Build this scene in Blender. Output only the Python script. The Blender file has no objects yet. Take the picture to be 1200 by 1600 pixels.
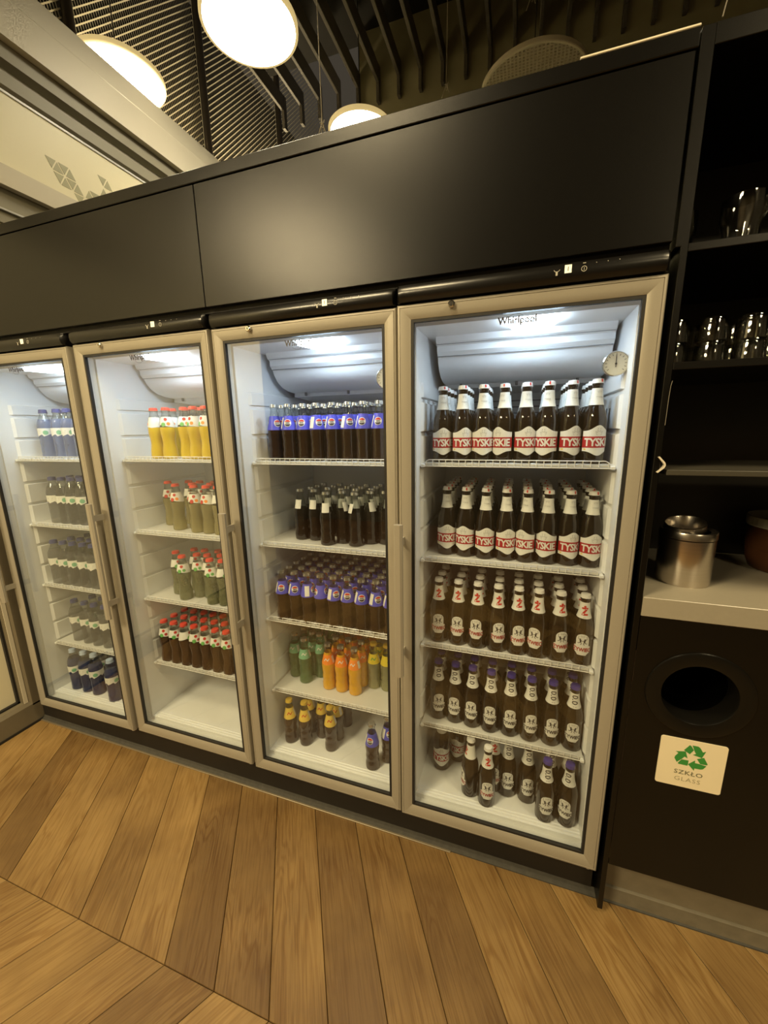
import bpy, math, random
from mathutils import Matrix, Vector
random.seed(7)
S = bpy.context.scene
COL = S.collection
PI = math.pi
# ---------------------------------------------------------------- camera
cam = bpy.data.cameras.new('camera'); camo = bpy.data.objects.new('camera', cam); COL.objects.link(camo)
cam.sensor_fit = 'HORIZONTAL'; cam.sensor_width = 36.0; cam.lens = 612.8 * 36 / 1200; cam.clip_start = .02
RX = Vector((0.94771337, 0.31864945, -0.01737542)); RD = Vector((0.05085056, -0.20454095, -0.9775363)); RF = Vector((-0.31504538, 0.92554067, -0.2100497))
m = Matrix((RX, -RD, -RF)).transposed().to_4x4(); m.translation = Vector((0.31471, -1.05446, 1.44554))
camo.matrix_world = m
S.camera = camo
# ---------------------------------------------------------------- world, exposure
w = bpy.data.worlds.new('world'); S.world = w; w.use_nodes = True
w.node_tree.nodes['Background'].inputs[0].default_value = (1.0, .83, .6, 1)
w.node_tree.nodes['Background'].inputs[1].default_value = .05
S.view_settings.view_transform = 'Standard'; S.view_settings.look = 'None'; S.view_settings.gamma = 1.0
S.view_settings.use_curve_mapping = False; S.view_settings.exposure = 0.0
S.cycles.transparent_max_bounces = 40; S.cycles.max_bounces = 8; S.cycles.diffuse_bounces = 4; S.cycles.glossy_bounces = 4
S.cycles.sample_clamp_indirect = 4.0; S.cycles.use_denoising = True
WARM = (1.0, .795, .45)
# unseen room pendants, plus one added fill for the floor on the right
def unseen_room_light(x, y, z, power, r=.28):
    l = bpy.data.lights.new('unseen_room_light', 'AREA'); l.shape = 'DISK'; l.size = 2 * r; l.energy = power; l.color = WARM
    o = bpy.data.objects.new('unseen_room_light', l); COL.objects.link(o); o.location = (x, y, z)
for a in [(-1.45, -2.1, 2.85, 85), (-.6, -1.25, 3.4, 50), (-1.7, -3.2, 3.3, 60), (1.9, -.9, 3.3, 60), (2.6, -3.2, 3.4, 50)]:
    unseen_room_light(*a)
# added unseen lights behind the glazed partition that brighten the mesh
_l = bpy.data.lights.new('mesh_fill_light', 'POINT'); _l.energy = 40; _l.color = WARM; _l.shadow_soft_size = .12
_o = bpy.data.objects.new('mesh_fill_light', _l); COL.objects.link(_o); _o.location = (-2.2, 1.5, 3.25)
_o2 = bpy.data.objects.new('mesh_fill_light', _l.copy()); _o2.data.energy = 60; COL.objects.link(_o2); _o2.location = (-2.2, 3.3, 3.3)
PENDANT = 30.0      # emission of the pendant discs
FRIDGE = 32.0       # emission of the fridge lights

# ---------------------------------------------------------------- materials
MC = {}
def mat(name, col, rough=.5, metal=0.0, noise=0.0, nscale=40, bump=0.0, bscale=200, coat=0.0, emit=None, estr=0.0, spec=.5, aniso=None):
    if name in MC: return MC[name]
    M = bpy.data.materials.new(name); M.use_nodes = True; nt = M.node_tree; b = nt.nodes['Principled BSDF']
    b.inputs['Base Color'].default_value = (*col, 1); b.inputs['Roughness'].default_value = rough; b.inputs['Metallic'].default_value = metal
    b.inputs['Coat Weight'].default_value = coat; b.inputs['Coat Roughness'].default_value = .04; b.inputs['Specular IOR Level'].default_value = spec
    tc = nt.nodes.new('ShaderNodeTexCoord')
    if noise:
        n = nt.nodes.new('ShaderNodeTexNoise'); n.inputs['Scale'].default_value = nscale; n.inputs['Detail'].default_value = 4
        if aniso:
            mp = nt.nodes.new('ShaderNodeMapping'); mp.inputs['Scale'].default_value = aniso
            nt.links.new(tc.outputs['Object'], mp.inputs[0]); nt.links.new(mp.outputs[0], n.inputs['Vector'])
        else: nt.links.new(tc.outputs['Object'], n.inputs['Vector'])
        mx = nt.nodes.new('ShaderNodeMix'); mx.data_type = 'RGBA'
        mx.inputs[6].default_value = (*[c * (1 - noise) for c in col], 1); mx.inputs[7].default_value = (*[min(1, c * (1 + noise)) for c in col], 1)
        nt.links.new(n.outputs['Fac'], mx.inputs[0]); nt.links.new(mx.outputs[2], b.inputs['Base Color'])
    if bump:
        n2 = nt.nodes.new('ShaderNodeTexNoise'); n2.inputs['Scale'].default_value = bscale; n2.inputs['Detail'].default_value = 3
        nt.links.new(tc.outputs['Object'], n2.inputs['Vector'])
        bp = nt.nodes.new('ShaderNodeBump'); bp.inputs['Strength'].default_value = bump; bp.inputs['Distance'].default_value = .002
        nt.links.new(n2.outputs['Fac'], bp.inputs['Height']); nt.links.new(bp.outputs[0], b.inputs['Normal'])
    if emit:
        b.inputs['Emission Color'].default_value = (*emit, 1); b.inputs['Emission Strength'].default_value = estr
    MC[name] = M; return M

def clear(name, tint, edge, ior=1.5, rough=.02, boost=1.0):
    """thin clear glass: tinted see-through mixed with a Fresnel mirror, darker at grazing edges"""
    if name in MC: return MC[name]
    M = bpy.data.materials.new(name); M.use_nodes = True; nt = M.node_tree; nt.nodes.clear()
    out = nt.nodes.new('ShaderNodeOutputMaterial'); t = nt.nodes.new('ShaderNodeBsdfTransparent'); g = nt.nodes.new('ShaderNodeBsdfGlossy')
    g.inputs['Roughness'].default_value = rough; g.inputs['Color'].default_value = (1, 1, 1, 1)
    lw = nt.nodes.new('ShaderNodeLayerWeight'); lw.inputs['Blend'].default_value = .35
    mc = nt.nodes.new('ShaderNodeMix'); mc.data_type = 'RGBA'; mc.inputs[6].default_value = (*tint, 1); mc.inputs[7].default_value = (*edge, 1)
    nt.links.new(lw.outputs['Facing'], mc.inputs[0]); nt.links.new(mc.outputs[2], t.inputs['Color'])
    # Schlick reflectance, the same from both sides of the thin wall
    l2 = nt.nodes.new('ShaderNodeLayerWeight'); l2.inputs['Blend'].default_value = .5
    pw = nt.nodes.new('ShaderNodeMath'); pw.operation = 'POWER'; pw.inputs[1].default_value = 5.0; nt.links.new(l2.outputs['Facing'], pw.inputs[0])
    f0 = ((ior - 1) / (ior + 1)) ** 2 * boost
    mu = nt.nodes.new('ShaderNodeMath'); mu.operation = 'MULTIPLY_ADD'; mu.inputs[1].default_value = 1 - f0; mu.inputs[2].default_value = f0; mu.use_clamp = True
    nt.links.new(pw.outputs[0], mu.inputs[0])
    s = nt.nodes.new('ShaderNodeMixShader'); nt.links.new(mu.outputs[0], s.inputs[0]); nt.links.new(t.outputs[0], s.inputs[1]); nt.links.new(g.outputs[0], s.inputs[2])
    nt.links.new(s.outputs[0], out.inputs[0]); MC[name] = M; return M

def filled(name, col, tint, fac, rough=.08):
    """bottle glass with drink behind it: glossy body colour, partly see-through"""
    if name in MC: return MC[name]
    M = bpy.data.materials.new(name); M.use_nodes = True; nt = M.node_tree; b = nt.nodes['Principled BSDF']
    b.inputs['Base Color'].default_value = (*col, 1); b.inputs['Roughness'].default_value = rough; b.inputs['Coat Weight'].default_value = .6; b.inputs['Coat Roughness'].default_value = .03
    n = nt.nodes.new('ShaderNodeTexNoise'); n.inputs['Scale'].default_value = 25
    mx = nt.nodes.new('ShaderNodeMix'); mx.data_type = 'RGBA'; mx.inputs[6].default_value = (*[c * .85 for c in col], 1); mx.inputs[7].default_value = (*[min(1, c * 1.15) for c in col], 1)
    tc = nt.nodes.new('ShaderNodeTexCoord'); nt.links.new(tc.outputs['Object'], n.inputs['Vector'])
    nt.links.new(n.outputs['Fac'], mx.inputs[0]); nt.links.new(mx.outputs[2], b.inputs['Base Color'])
    t = nt.nodes.new('ShaderNodeBsdfTransparent'); t.inputs[0].default_value = (*tint, 1)
    s = nt.nodes.new('ShaderNodeMixShader'); s.inputs[0].default_value = fac
    nt.links.new(b.outputs[0], s.inputs[1]); nt.links.new(t.outputs[0], s.inputs[2]); nt.links.new(s.outputs[0], nt.nodes['Material Output'].inputs[0])
    MC[name] = M; return M

def oak():
    M = bpy.data.materials.new('oak'); M.use_nodes = True; nt = M.node_tree; b = nt.nodes['Principled BSDF']; N = nt.nodes.new; L = nt.links.new
    tc = N('ShaderNodeTexCoord'); oi = N('ShaderNodeObjectInfo')
    add = N('ShaderNodeVectorMath'); add.operation = 'ADD'; sc = N('ShaderNodeVectorMath'); sc.operation = 'SCALE'; sc.inputs['Scale'].default_value = 37.0
    cb = N('ShaderNodeCombineXYZ'); L(oi.outputs['Random'], cb.inputs[0]); L(oi.outputs['Random'], cb.inputs[1]); L(oi.outputs['Random'], cb.inputs[2])
    L(cb.outputs[0], sc.inputs[0]); L(tc.outputs['Object'], add.inputs[0]); L(sc.outputs[0], add.inputs[1])
    mp = N('ShaderNodeMapping'); mp.inputs['Scale'].default_value = (1.6, 13, 1); L(add.outputs[0], mp.inputs[0])
    n1 = N('ShaderNodeTexNoise'); n1.inputs['Scale'].default_value = 1.1; n1.inputs['Detail'].default_value = 3; n1.inputs['Distortion'].default_value = .6; L(mp.outputs[0], n1.inputs['Vector'])
    # cathedral growth rings: contour lines of the stretched noise
    mu = N('ShaderNodeMath'); mu.operation = 'MULTIPLY'; mu.inputs[1].default_value = 62; L(n1.outputs['Fac'], mu.inputs[0])
    si = N('ShaderNodeMath'); si.operation = 'SINE'; L(mu.outputs[0], si.inputs[0])
    mr = N('ShaderNodeMapRange'); mr.inputs[1].default_value = -.2; mr.inputs[2].default_value = 1.0; L(si.outputs[0], mr.inputs[0])
    mp2 = N('ShaderNodeMapping'); mp2.inputs['Scale'].default_value = (9, 260, 1); L(add.outputs[0], mp2.inputs[0])
    n2 = N('ShaderNodeTexNoise'); n2.inputs['Scale'].default_value = 1; n2.inputs['Detail'].default_value = 4; L(mp2.outputs[0], n2.inputs['Vector'])
    n3 = N('ShaderNodeTexNoise'); n3.inputs['Scale'].default_value = 3.2; n3.inputs['Detail'].default_value = 4; L(add.outputs[0], n3.inputs['Vector'])
    base = N('ShaderNodeValToRGB'); cr = base.color_ramp; cr.elements[0].color = (.125, .073, .027, 1); cr.elements[0].position = .28
    cr.elements[1].color = (.300, .192, .072, 1); cr.elements[1].position = .72; e = cr.elements.new(.5); e.color = (.205, .126, .046, 1)
    mxn = N('ShaderNodeMath'); mxn.operation = 'MULTIPLY_ADD'; mxn.inputs[1].default_value = .32; L(oi.outputs['Random'], mxn.inputs[0])
    sb = N('ShaderNodeMath'); sb.operation = 'MULTIPLY_ADD'; sb.inputs[1].default_value = .8; sb.inputs[2].default_value = -.06; L(n3.outputs['Fac'], sb.inputs[0]); L(sb.outputs[0], mxn.inputs[2])
    L(mxn.outputs[0], base.inputs[0])
    d1 = N('ShaderNodeMix'); d1.data_type = 'RGBA'; d1.blend_type = 'MULTIPLY'; d1.inputs[7].default_value = (.78, .71, .62, 1)
    f1 = N('ShaderNodeMath'); f1.operation = 'MULTIPLY'; L(mr.outputs[0], f1.inputs[0])
    n4 = N('ShaderNodeTexNoise'); n4.inputs['Scale'].default_value = 4; L(add.outputs[0], n4.inputs['Vector']); mr4 = N('ShaderNodeMapRange'); mr4.inputs[1].default_value = .35; mr4.inputs[2].default_value = .6; L(n4.outputs['Fac'], mr4.inputs[0])
    L(mr4.outputs[0], f1.inputs[1]); L(f1.outputs[0], d1.inputs[0]); L(base.outputs[0], d1.inputs[6])
    d2 = N('ShaderNodeMix'); d2.data_type = 'RGBA'; d2.blend_type = 'MULTIPLY'; d2.inputs[7].default_value = (.70, .64, .56, 1)
    mr2 = N('ShaderNodeMapRange'); mr2.inputs[1].default_value = .45; mr2.inputs[2].default_value = .75; L(n2.outputs['Fac'], mr2.inputs[0])
    L(mr2.outputs[0], d2.inputs[0]); L(d1.outputs[2], d2.inputs[6]); L(d2.outputs[2], b.inputs['Base Color'])
    b.inputs['Roughness'].default_value = .42; b.inputs['Specular IOR Level'].default_value = .35
    bp = N('ShaderNodeBump'); bp.inputs['Strength'].default_value = .25; bp.inputs['Distance'].default_value = .001; L(n2.outputs['Fac'], bp.inputs['Height']); L(bp.outputs[0], b.inputs['Normal'])
    MC['oak'] = M; return M

OAK = oak()
BLACK = mat('black_laminate', (.0030, .0026, .0019), .29, bump=.10, bscale=900, noise=.15, nscale=60, spec=.34)
BLACK2 = mat('dark_kick', (.012, .010, .008), .6, noise=.2)
GLOSSB = mat('gloss_black', (.006, .0055, .005), .27, coat=.0, noise=.1)
FRAME = mat('champagne_aluminium', (.34, .31, .25), .42, metal=.2, noise=.04, nscale=300)
GASKET = mat('black_gasket', (.012, .011, .010), .6, noise=.1)
LINER = mat('white_liner', (.86, .87, .88), .38, noise=.015, nscale=8)
LGREY = mat('grey_profile', (.52, .52, .50), .35, noise=.03)
BODY = mat('cabinet_shell', (.06, .048, .032), .5, noise=.1)
WIRE = mat('white_wire', (.83, .83, .81), .3, noise=.02)
def lattice(name, col, fac):
    M = mat(name, col, .35, noise=.02); nt = M.node_tree; b = nt.nodes['Principled BSDF']; t = nt.nodes.new('ShaderNodeBsdfTransparent')
    s = nt.nodes.new('ShaderNodeMixShader'); s.inputs[0].default_value = fac; nt.links.new(b.outputs[0], s.inputs[1]); nt.links.new(t.outputs[0], s.inputs[2]); nt.links.new(s.outputs[0], nt.nodes['Material Output'].inputs[0]); return M
SHELFM = lattice('white_lattice_shelf', (.88, .88, .86), .30)
LED = mat('led_panel', (.9, .95, 1), .3, emit=(.66, .83, 1.0), estr=FRIDGE, noise=.01)
PEND = mat('pendant_diffuser', (1, .95, .85), .5, emit=(1.0, .88, .62), estr=PENDANT, noise=.01)
RIM = mat('pendant_rim', (.85, .78, .60), .5, noise=.03)
RIML = mat('opal_rim', (.7, .6, .4), .5, emit=(1.0, .74, .30), estr=.55, noise=.02)
METAL = mat('chrome', (.72, .70, .66), .16, metal=1, noise=.04)
STEEL = mat('brushed_steel', (.62, .57, .50), .26, metal=1, noise=.12, nscale=6, aniso=(1, 1, 60))
COUNTER = mat('greige_worktop', (.30, .27, .21), .34, noise=.05, nscale=90)
KICK = mat('greige_kickboard', (.20, .175, .125), .55, noise=.22, nscale=25)
STRIP = mat('dust_strip', (.048, .045, .037), .85, noise=.35, nscale=60)
BEAM = mat('beige_beam', (.60, .55, .43), .5, noise=.04, nscale=5)
BEAMD = mat('taupe_recess', (.24, .22, .16), .55, noise=.05, nscale=5)
CREAM = mat('cream_frosted_panel', (.88, .83, .62), .45, noise=.02, nscale=3)
CREAM.node_tree.nodes['Principled BSDF'].inputs['Transmission Weight'].default_value = 0.0
def frosted(M, fac):
    nt = M.node_tree; b = nt.nodes['Principled BSDF']; t = nt.nodes.new('ShaderNodeBsdfTranslucent'); t.inputs[0].default_value = (.9, .84, .58, 1)
    s = nt.nodes.new('ShaderNodeMixShader'); s.inputs[0].default_value = fac; nt.links.new(b.outputs[0], s.inputs[1]); nt.links.new(t.outputs[0], s.inputs[2]); nt.links.new(s.outputs[0], nt.nodes['Material Output'].inputs[0])
frosted(CREAM, .25)
TRI = mat('grey_film', (.36, .34, .20), .5, noise=.05)
WALLB = mat('brown_plaster', (.34, .32, .20), .8, noise=.12, nscale=9, bump=.3, bscale=60)
WALLF = mat('umber_wall', (.10, .08, .05), .8, noise=.08, nscale=4)
CEIL = mat('black_ceiling', (.007, .006, .005), .8, noise=.3)
SLAT = mat('black_slat', (.11, .10, .085), .5, noise=.2)
STRAND = mat('steel_strand', (.85, .80, .66), .5, metal=.0, noise=.1)
CLEARG = clear('clear_glass', (.93, .95, .94), (.45, .48, .47))
TUMBG = clear('tumbler_glass', (.93, .93, .90), (.46, .45, .41), boost=2.6, rough=.05)
DOORG = clear('door_glass', (.965, .975, .97), (.90, .92, .91), rough=.0, boost=1.5)
PAPER = mat('label_paper', (.80, .80, .76), .5, noise=.03)
REDL = mat('label_red', (.40, .018, .022), .45, noise=.05)
REDB = mat('bright_red', (.55, .03, .02), .4, noise=.05)
INK = mat('label_ink', (.04, .035, .04), .5, noise=.1)
GINK = mat('grey_ink', (.42, .42, .40), .5, noise=.05)
CAPW = mat('cap_white', (.80, .79, .76), .3, noise=.03)
CAPB = mat('cap_blue', (.06, .045, .30), .3, noise=.08)
CAPR = mat('cap_red', (.72, .07, .05), .3, noise=.05)
CAPS = mat('cap_silver', (.62, .62, .60), .22, metal=.9, noise=.05)
CAPY = mat('cap_yellow', (.75, .52, .08), .3, noise=.05)
CAPN = mat('cap_navy', (.05, .06, .20), .3, noise=.08)
CAPL = mat('cap_pale_blue', (.42, .52, .70), .3, noise=.05)
PBLUE = mat('cola_blue', (.085, .09, .62), .4, noise=.04)
WBLUE = mat('deep_blue', (.02, .04, .30), .4, noise=.05)
ORNG = mat('orange_label', (.90, .27, .03), .45, noise=.04)
YLW = mat('yellow_label', (.85, .70, .06), .45, noise=.04)
GOLD = mat('gold_label', (.80, .58, .10), .4, noise=.05)
GRNL = mat('green_label', (.12, .42, .10), .45, noise=.06)
TEALL = mat('teal_label', (.20, .48, .30), .45, noise=.06)
SIGNC = mat('sign_card', (.80, .71, .50), .45, noise=.015)
SGREEN = mat('sign_green', (.04, .25, .045), .5, noise=.04)
SINK = mat('sign_ink', (.16, .16, .09), .5, noise=.04)
F_BEER = filled('amber_beer', (.018, .010, .004), (.50, .28, .10), .16)
F_BEERD = filled('dark_beer', (.016, .010, .005), (.40, .25, .11), .05)
F_COLA = filled('cola', (.030, .014, .006), (.42, .22, .09), .22)
F_COLAD = filled('dark_cola', (.010, .007, .005), (.3, .2, .1), .03)
F_JUICE = filled('orange_juice', (.70, .50, .02), (.9, .6, .1), .12, .2)
F_APPLE = filled('apple_drink', (.34, .30, .15), (.85, .80, .50), .42)
F_GREY = filled('pale_cider', (.20, .21, .12), (.75, .76, .58), .38)
F_CURR = filled('blackcurrant', (.045, .018, .008), (.4, .2, .1), .15)
F_ORNG = filled('orangeade', (.80, .43, .02), (.9, .5, .1), .12, .2)
F_GREEN = filled('green_bottle', (.13, .22, .10), (.55, .75, .48), .40)
F_TONIC = filled('tonic', (.42, .42, .24), (.88, .88, .70), .50)
F_TEA = filled('iced_tea', (.050, .026, .012), (.5, .3, .15), .18)
F_WATB = filled('blue_water', (.22, .27, .42), (.62, .70, .90), .50)
F_WATG = filled('grey_water', (.17, .17, .18), (.80, .80, .80), .66)
F_NAVY = filled('navy_water', (.035, .05, .15), (.30, .36, .62), .30)

# ---------------------------------------------------------------- mesh helpers
class MB:
    def __init__(s): s.v = []; s.f = []; s.m = []
    def add(s, vs, fs, mi=0):
        n = len(s.v); s.v += [tuple(v) for v in vs]; s.f += [tuple(i + n for i in f) for f in fs]; s.m += [mi] * len(fs); return s
    def box(s, x0, x1, y0, y1, z0, z1, mi=0):
        return s.add([(x0, y0, z0), (x1, y0, z0), (x1, y1, z0), (x0, y1, z0), (x0, y0, z1), (x1, y0, z1), (x1, y1, z1), (x0, y1, z1)],
                     [(0, 3, 2, 1), (4, 5, 6, 7), (0, 1, 5, 4), (1, 2, 6, 5), (2, 3, 7, 6), (3, 0, 4, 7)], mi)
    def cbox(s, x0, x1, y0, y1, z0, z1, c=.002, mi=0):
        """box with chamfered edges"""
        c = min(c, (x1 - x0) / 3, (y1 - y0) / 3, (z1 - z0) / 3)
        vs = []; 
        for X, dx in ((x0, 1), (x1, -1)):
            for Y, dy in ((y0, 1), (y1, -1)):
                for Z, dz in ((z0, 1), (z1, -1)):
                    vs += [(X, Y + dy * c, Z + dz * c), (X + dx * c, Y, Z + dz * c), (X + dx * c, Y + dy * c, Z)]
        def i(a, b, d, k): return ((a * 2 + b) * 2 + d) * 3 + k
        fs = []
        for a in (0, 1): fs.append([i(a, 0, 0, 0), i(a, 1, 0, 0), i(a, 1, 1, 0), i(a, 0, 1, 0)][::(-1 if a == 0 else 1)])
        for b in (0, 1): fs.append([i(0, b, 0, 1), i(1, b, 0, 1), i(1, b, 1, 1), i(0, b, 1, 1)][::(1 if b == 0 else -1)])
        for d in (0, 1): fs.append([i(0, 0, d, 2), i(1, 0, d, 2), i(1, 1, d, 2), i(0, 1, d, 2)][::(-1 if d == 0 else 1)])
        for b in (0, 1):
            for d in (0, 1): fs.append([i(0, b, d, 1), i(1, b, d, 1), i(1, b, d, 2), i(0, b, d, 2)])
        for a in (0, 1):
            for d in (0, 1): fs.append([i(a, 0, d, 0), i(a, 1, d, 0), i(a, 1, d, 2), i(a, 0, d, 2)])
            for b in (0, 1): fs.append([i(a, b, 0, 0), i(a, b, 1, 0), i(a, b, 1, 1), i(a, b, 0, 1)])
        for a in (0, 1):
            for b in (0, 1):
                for d in (0, 1): fs.append([i(a, b, d, 0), i(a, b, d, 1), i(a, b, d, 2)])
        return s.add(vs, fs, mi)
    def lathe(s, prof, n=16, cx=0, cy=0, cz=0, mfun=None, axis='z', mi=0, flute=0):
        vs = []; fs = []; n0 = len(s.v)
        for r0, z in prof:
            for k in range(n):
                a = 2 * PI * k / n; r = r0 * (1 - flute * (k % 2))
                if axis == 'z': vs.append((cx + r * math.cos(a), cy + r * math.sin(a), cz + z))
                elif axis == 'y': vs.append((cx + r * math.cos(a), cy + z, cz + r * math.sin(a)))
                else: vs.append((cx + z, cy + r * math.cos(a), cz + r * math.sin(a)))
        s.v += vs
        for i in range(len(prof) - 1):
            mm = mfun((prof[i][1] + prof[i + 1][1]) / 2) if mfun else mi
            for k in range(n):
                k2 = (k + 1) % n
                s.f.append((n0 + i * n + k, n0 + i * n + k2, n0 + (i + 1) * n + k2, n0 + (i + 1) * n + k)); s.m.append(mm)
        return s
    def tube(s, pts, r, n=6, mi=0):
        pts = [Vector(p) for p in pts]; n0 = len(s.v)
        for i, p in enumerate(pts):
            d = (pts[min(i + 1, len(pts) - 1)] - pts[max(i - 1, 0)]).normalized()
            u = d.cross(Vector((0, 0, 1))); u = u.normalized() if u.length > 1e-3 else Vector((1, 0, 0)); q = d.cross(u)
            for k in range(n):
                a = 2 * PI * k / n; s.v.append(tuple(p + r * (math.cos(a) * u + math.sin(a) * q)))
        for i in range(len(pts) - 1):
            for k in range(n):
                k2 = (k + 1) % n; s.f.append((n0 + i * n + k, n0 + i * n + k2, n0 + (i + 1) * n + k2, n0 + (i + 1) * n + k)); s.m.append(mi)
        s.f.append(tuple(n0 + k for k in range(n))[::-1]); s.m.append(mi); s.f.append(tuple(n0 + (len(pts) - 1) * n + k for k in range(n))); s.m.append(mi)
        return s
    def extrude(s, prof, a0, a1, axis='x', mi=0):
        """closed profile (list of 2D points) extruded along an axis. x: (y,z); y: (x,z); z: (x,y)"""
        n = len(prof); vs = []
        for a in (a0, a1):
            for p, q in prof: vs.append({'x': (a, p, q), 'y': (p, a, q), 'z': (p, q, a)}[axis])
        fs = [(i, (i + 1) % n, n + (i + 1) % n, n + i) for i in range(n)] + [tuple(range(n))[::-1], tuple(range(n, 2 * n))]
        return s.add(vs, fs, mi)
    def mesh(s, name, mats, smooth=False):
        me = bpy.data.meshes.new(name); me.from_pydata(s.v, [], s.f)
        for M in (mats if isinstance(mats, (list, tuple)) else [mats]): me.materials.append(M)
        me.polygons.foreach_set('material_index', s.m)
        me.update()
        import bmesh
        b = bmesh.new(); b.from_mesh(me); bmesh.ops.recalc_face_normals(b, faces=b.faces); b.to_mesh(me); b.free()
        if smooth:
            me.polygons.foreach_set('use_smooth', [True] * len(me.polygons))
            try: me.set_sharp_from_angle(angle=math.radians(38))
            except Exception: pass
        return me
def obj(name, me, parent=None, loc=(0, 0, 0), rz=0, **props):
    o = bpy.data.objects.new(name, me); COL.objects.link(o); o.location = loc; o.rotation_euler = (0, 0, rz)
    if parent: o.parent = parent
    for k, v in props.items(): o[k] = v
    return o
def thing(name, label, cat, loc=(0, 0, 0), rz=0, group=None):
    o = obj(name, None, None, loc, rz, label=label, category=cat)
    if group: o['group'] = group
    return o
def tag(o, label, cat, group=None):
    o['label'] = label; o['category'] = cat
    if group: o['group'] = group
    return o
def kids(o): return [c for c in KIDS.get(o.name, [])]
KIDS = {}
def part(name, me, parent, loc=(0, 0, 0), **props):
    o = obj(name, me, parent, loc, **props); KIDS.setdefault(parent.name, []).append(o); return o
def copy_tree(o, parent=None):
    c = o.copy(); COL.objects.link(c)
    if parent: c.parent = parent
    for ch in KIDS.get(o.name, []): copy_tree(ch, c)
    return c

TXT = {}
def text2d(body, size, bold=0.0, align='CENTER', space=1.0, shear=0.0, res=2):
    """flat text as (verts2d, faces), centred on the origin"""
    key = (body, size, bold, align, space, shear)
    if key in TXT: return TXT[key]
    cu = bpy.data.curves.new('t', 'FONT'); cu.body = body; cu.size = 1; cu.offset = bold; cu.align_x = align; cu.space_character = space; cu.shear = shear; cu.resolution_u = res
    o = bpy.data.objects.new('t', cu); COL.objects.link(o); bpy.context.view_layer.update()
    me = bpy.data.meshes.new_from_object(o.evaluated_get(bpy.context.evaluated_depsgraph_get()))
    vs = [(v.co.x, v.co.y) for v in me.vertices]; fs = [tuple(p.vertices) for p in me.polygons]
    bpy.data.objects.remove(o); bpy.data.meshes.remove(me); bpy.data.curves.remove(cu)
    ys = [v[1] for v in vs]; xs = [v[0] for v in vs]; k = size / (max(ys) - min(ys)); cy = (max(ys) + min(ys)) / 2; cx = (max(xs) + min(xs)) / 2
    vs = [((x - cx) * k, (y - cy) * k) for x, y in vs]
    # slice into narrow columns and rows so that the letters can follow a round bottle
    import bmesh
    bm = bmesh.new(); bv = [bm.verts.new((x, y, 0)) for x, y in vs]
    for f in fs:
        try: bm.faces.new([bv[i] for i in f])
        except ValueError: pass
    W = max(x for x, y in vs)
    for nrm, ext in (((1, 0, 0), W), ((0, 1, 0), size / 2)):
        c = -ext + .003
        while c < ext and ext < .08:
            bmesh.ops.bisect_plane(bm, geom=bm.verts[:] + bm.edges[:] + bm.faces[:], plane_co=(c * nrm[0], c * nrm[1], 0), plane_no=nrm, dist=1e-7); c += .003
    bm.verts.index_update(); vs = [(v.co.x, v.co.y) for v in bm.verts]; fs = [tuple(v.index for v in f.verts) for f in bm.faces]; bm.free()
    TXT[key] = (vs, fs); return TXT[key]
def text_flat(b, t, x, y, z, mi=0, sx=1, dy=0):
    """text standing upright in the plane y, read from -y"""
    vs, fs = t; b.add([(x + u * sx, y, z + v) for u, v in vs], fs, mi); return b

# ---------------------------------------------------------------- wrapped labels
def rfun(prof):
    pts = sorted({round(z, 5): r for r, z in prof if r > .001}.items())
    def f(z):
        if z <= pts[0][0]: return pts[0][1]
        for (z0, r0), (z1, r1) in zip(pts, pts[1:]):
            if z <= z1: return r0 + (r1 - r0) * (z - z0) / (z1 - z0)
        return pts[-1][1]
    return f
def wrap_shape(b, R, z0, z1, hw, off, nz=8, nc=12, th0=0, mi=0):
    """label area around the bottle; hw(z) gives half width as an arc length (or 'all')"""
    vs = []; full = hw == 'all'; n0 = len(b.v)
    for i in range(nz + 1):
        z = z0 + (z1 - z0) * i / nz; r = R(z) + off
        for k in range(nc + 1 if not full else nc):
            th = th0 + (2 * PI * k / nc if full else (-1 + 2 * k / nc) * hw(z) / r)
            vs.append((r * math.sin(th), -r * math.cos(th), z))
    row = nc if full else nc + 1; fs = []
    for i in range(nz):
        for k in range(nc):
            k2 = (k + 1) % row if full else k + 1
            fs.append((i * row + k, i * row + k2, (i + 1) * row + k2, (i + 1) * row + k))
    b.add(vs, fs, mi); return b
def wrap_band(b, R, fbot, ftop, hw, off, nc=20, nz=3, mi=0):
    """band whose lower and upper edges are functions of the arc position u in [-1,1]"""
    vs = []; fs = []
    for k in range(nc + 1):
        u = -1 + 2 * k / nc
        for i in range(nz + 1):
            z = fbot(u) + (ftop(u) - fbot(u)) * i / nz; r = R(z) + off; th = u * hw / R(.06)
            vs.append((r * math.sin(th), -r * math.cos(th), z))
    for k in range(nc):
        for i in range(nz): a = k * (nz + 1) + i; fs.append((a, a + nz + 1, a + nz + 2, a + 1))
    return b.add(vs, fs, mi)
def wrap_text(b, R, t, z, off, u0=0, rot=0, mi=0, sx=1):
    vs, fs = t; out = []
    c, s_ = math.cos(rot), math.sin(rot)
    for u, v in vs:
        u, v = (u * c - v * s_) * sx, u * s_ + v * c
        zz = z + v; r = R(zz) + off; th = (u + u0) / r; out.append((r * math.sin(th), -r * math.cos(th), zz))
    return b.add(out, fs, mi)
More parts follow.
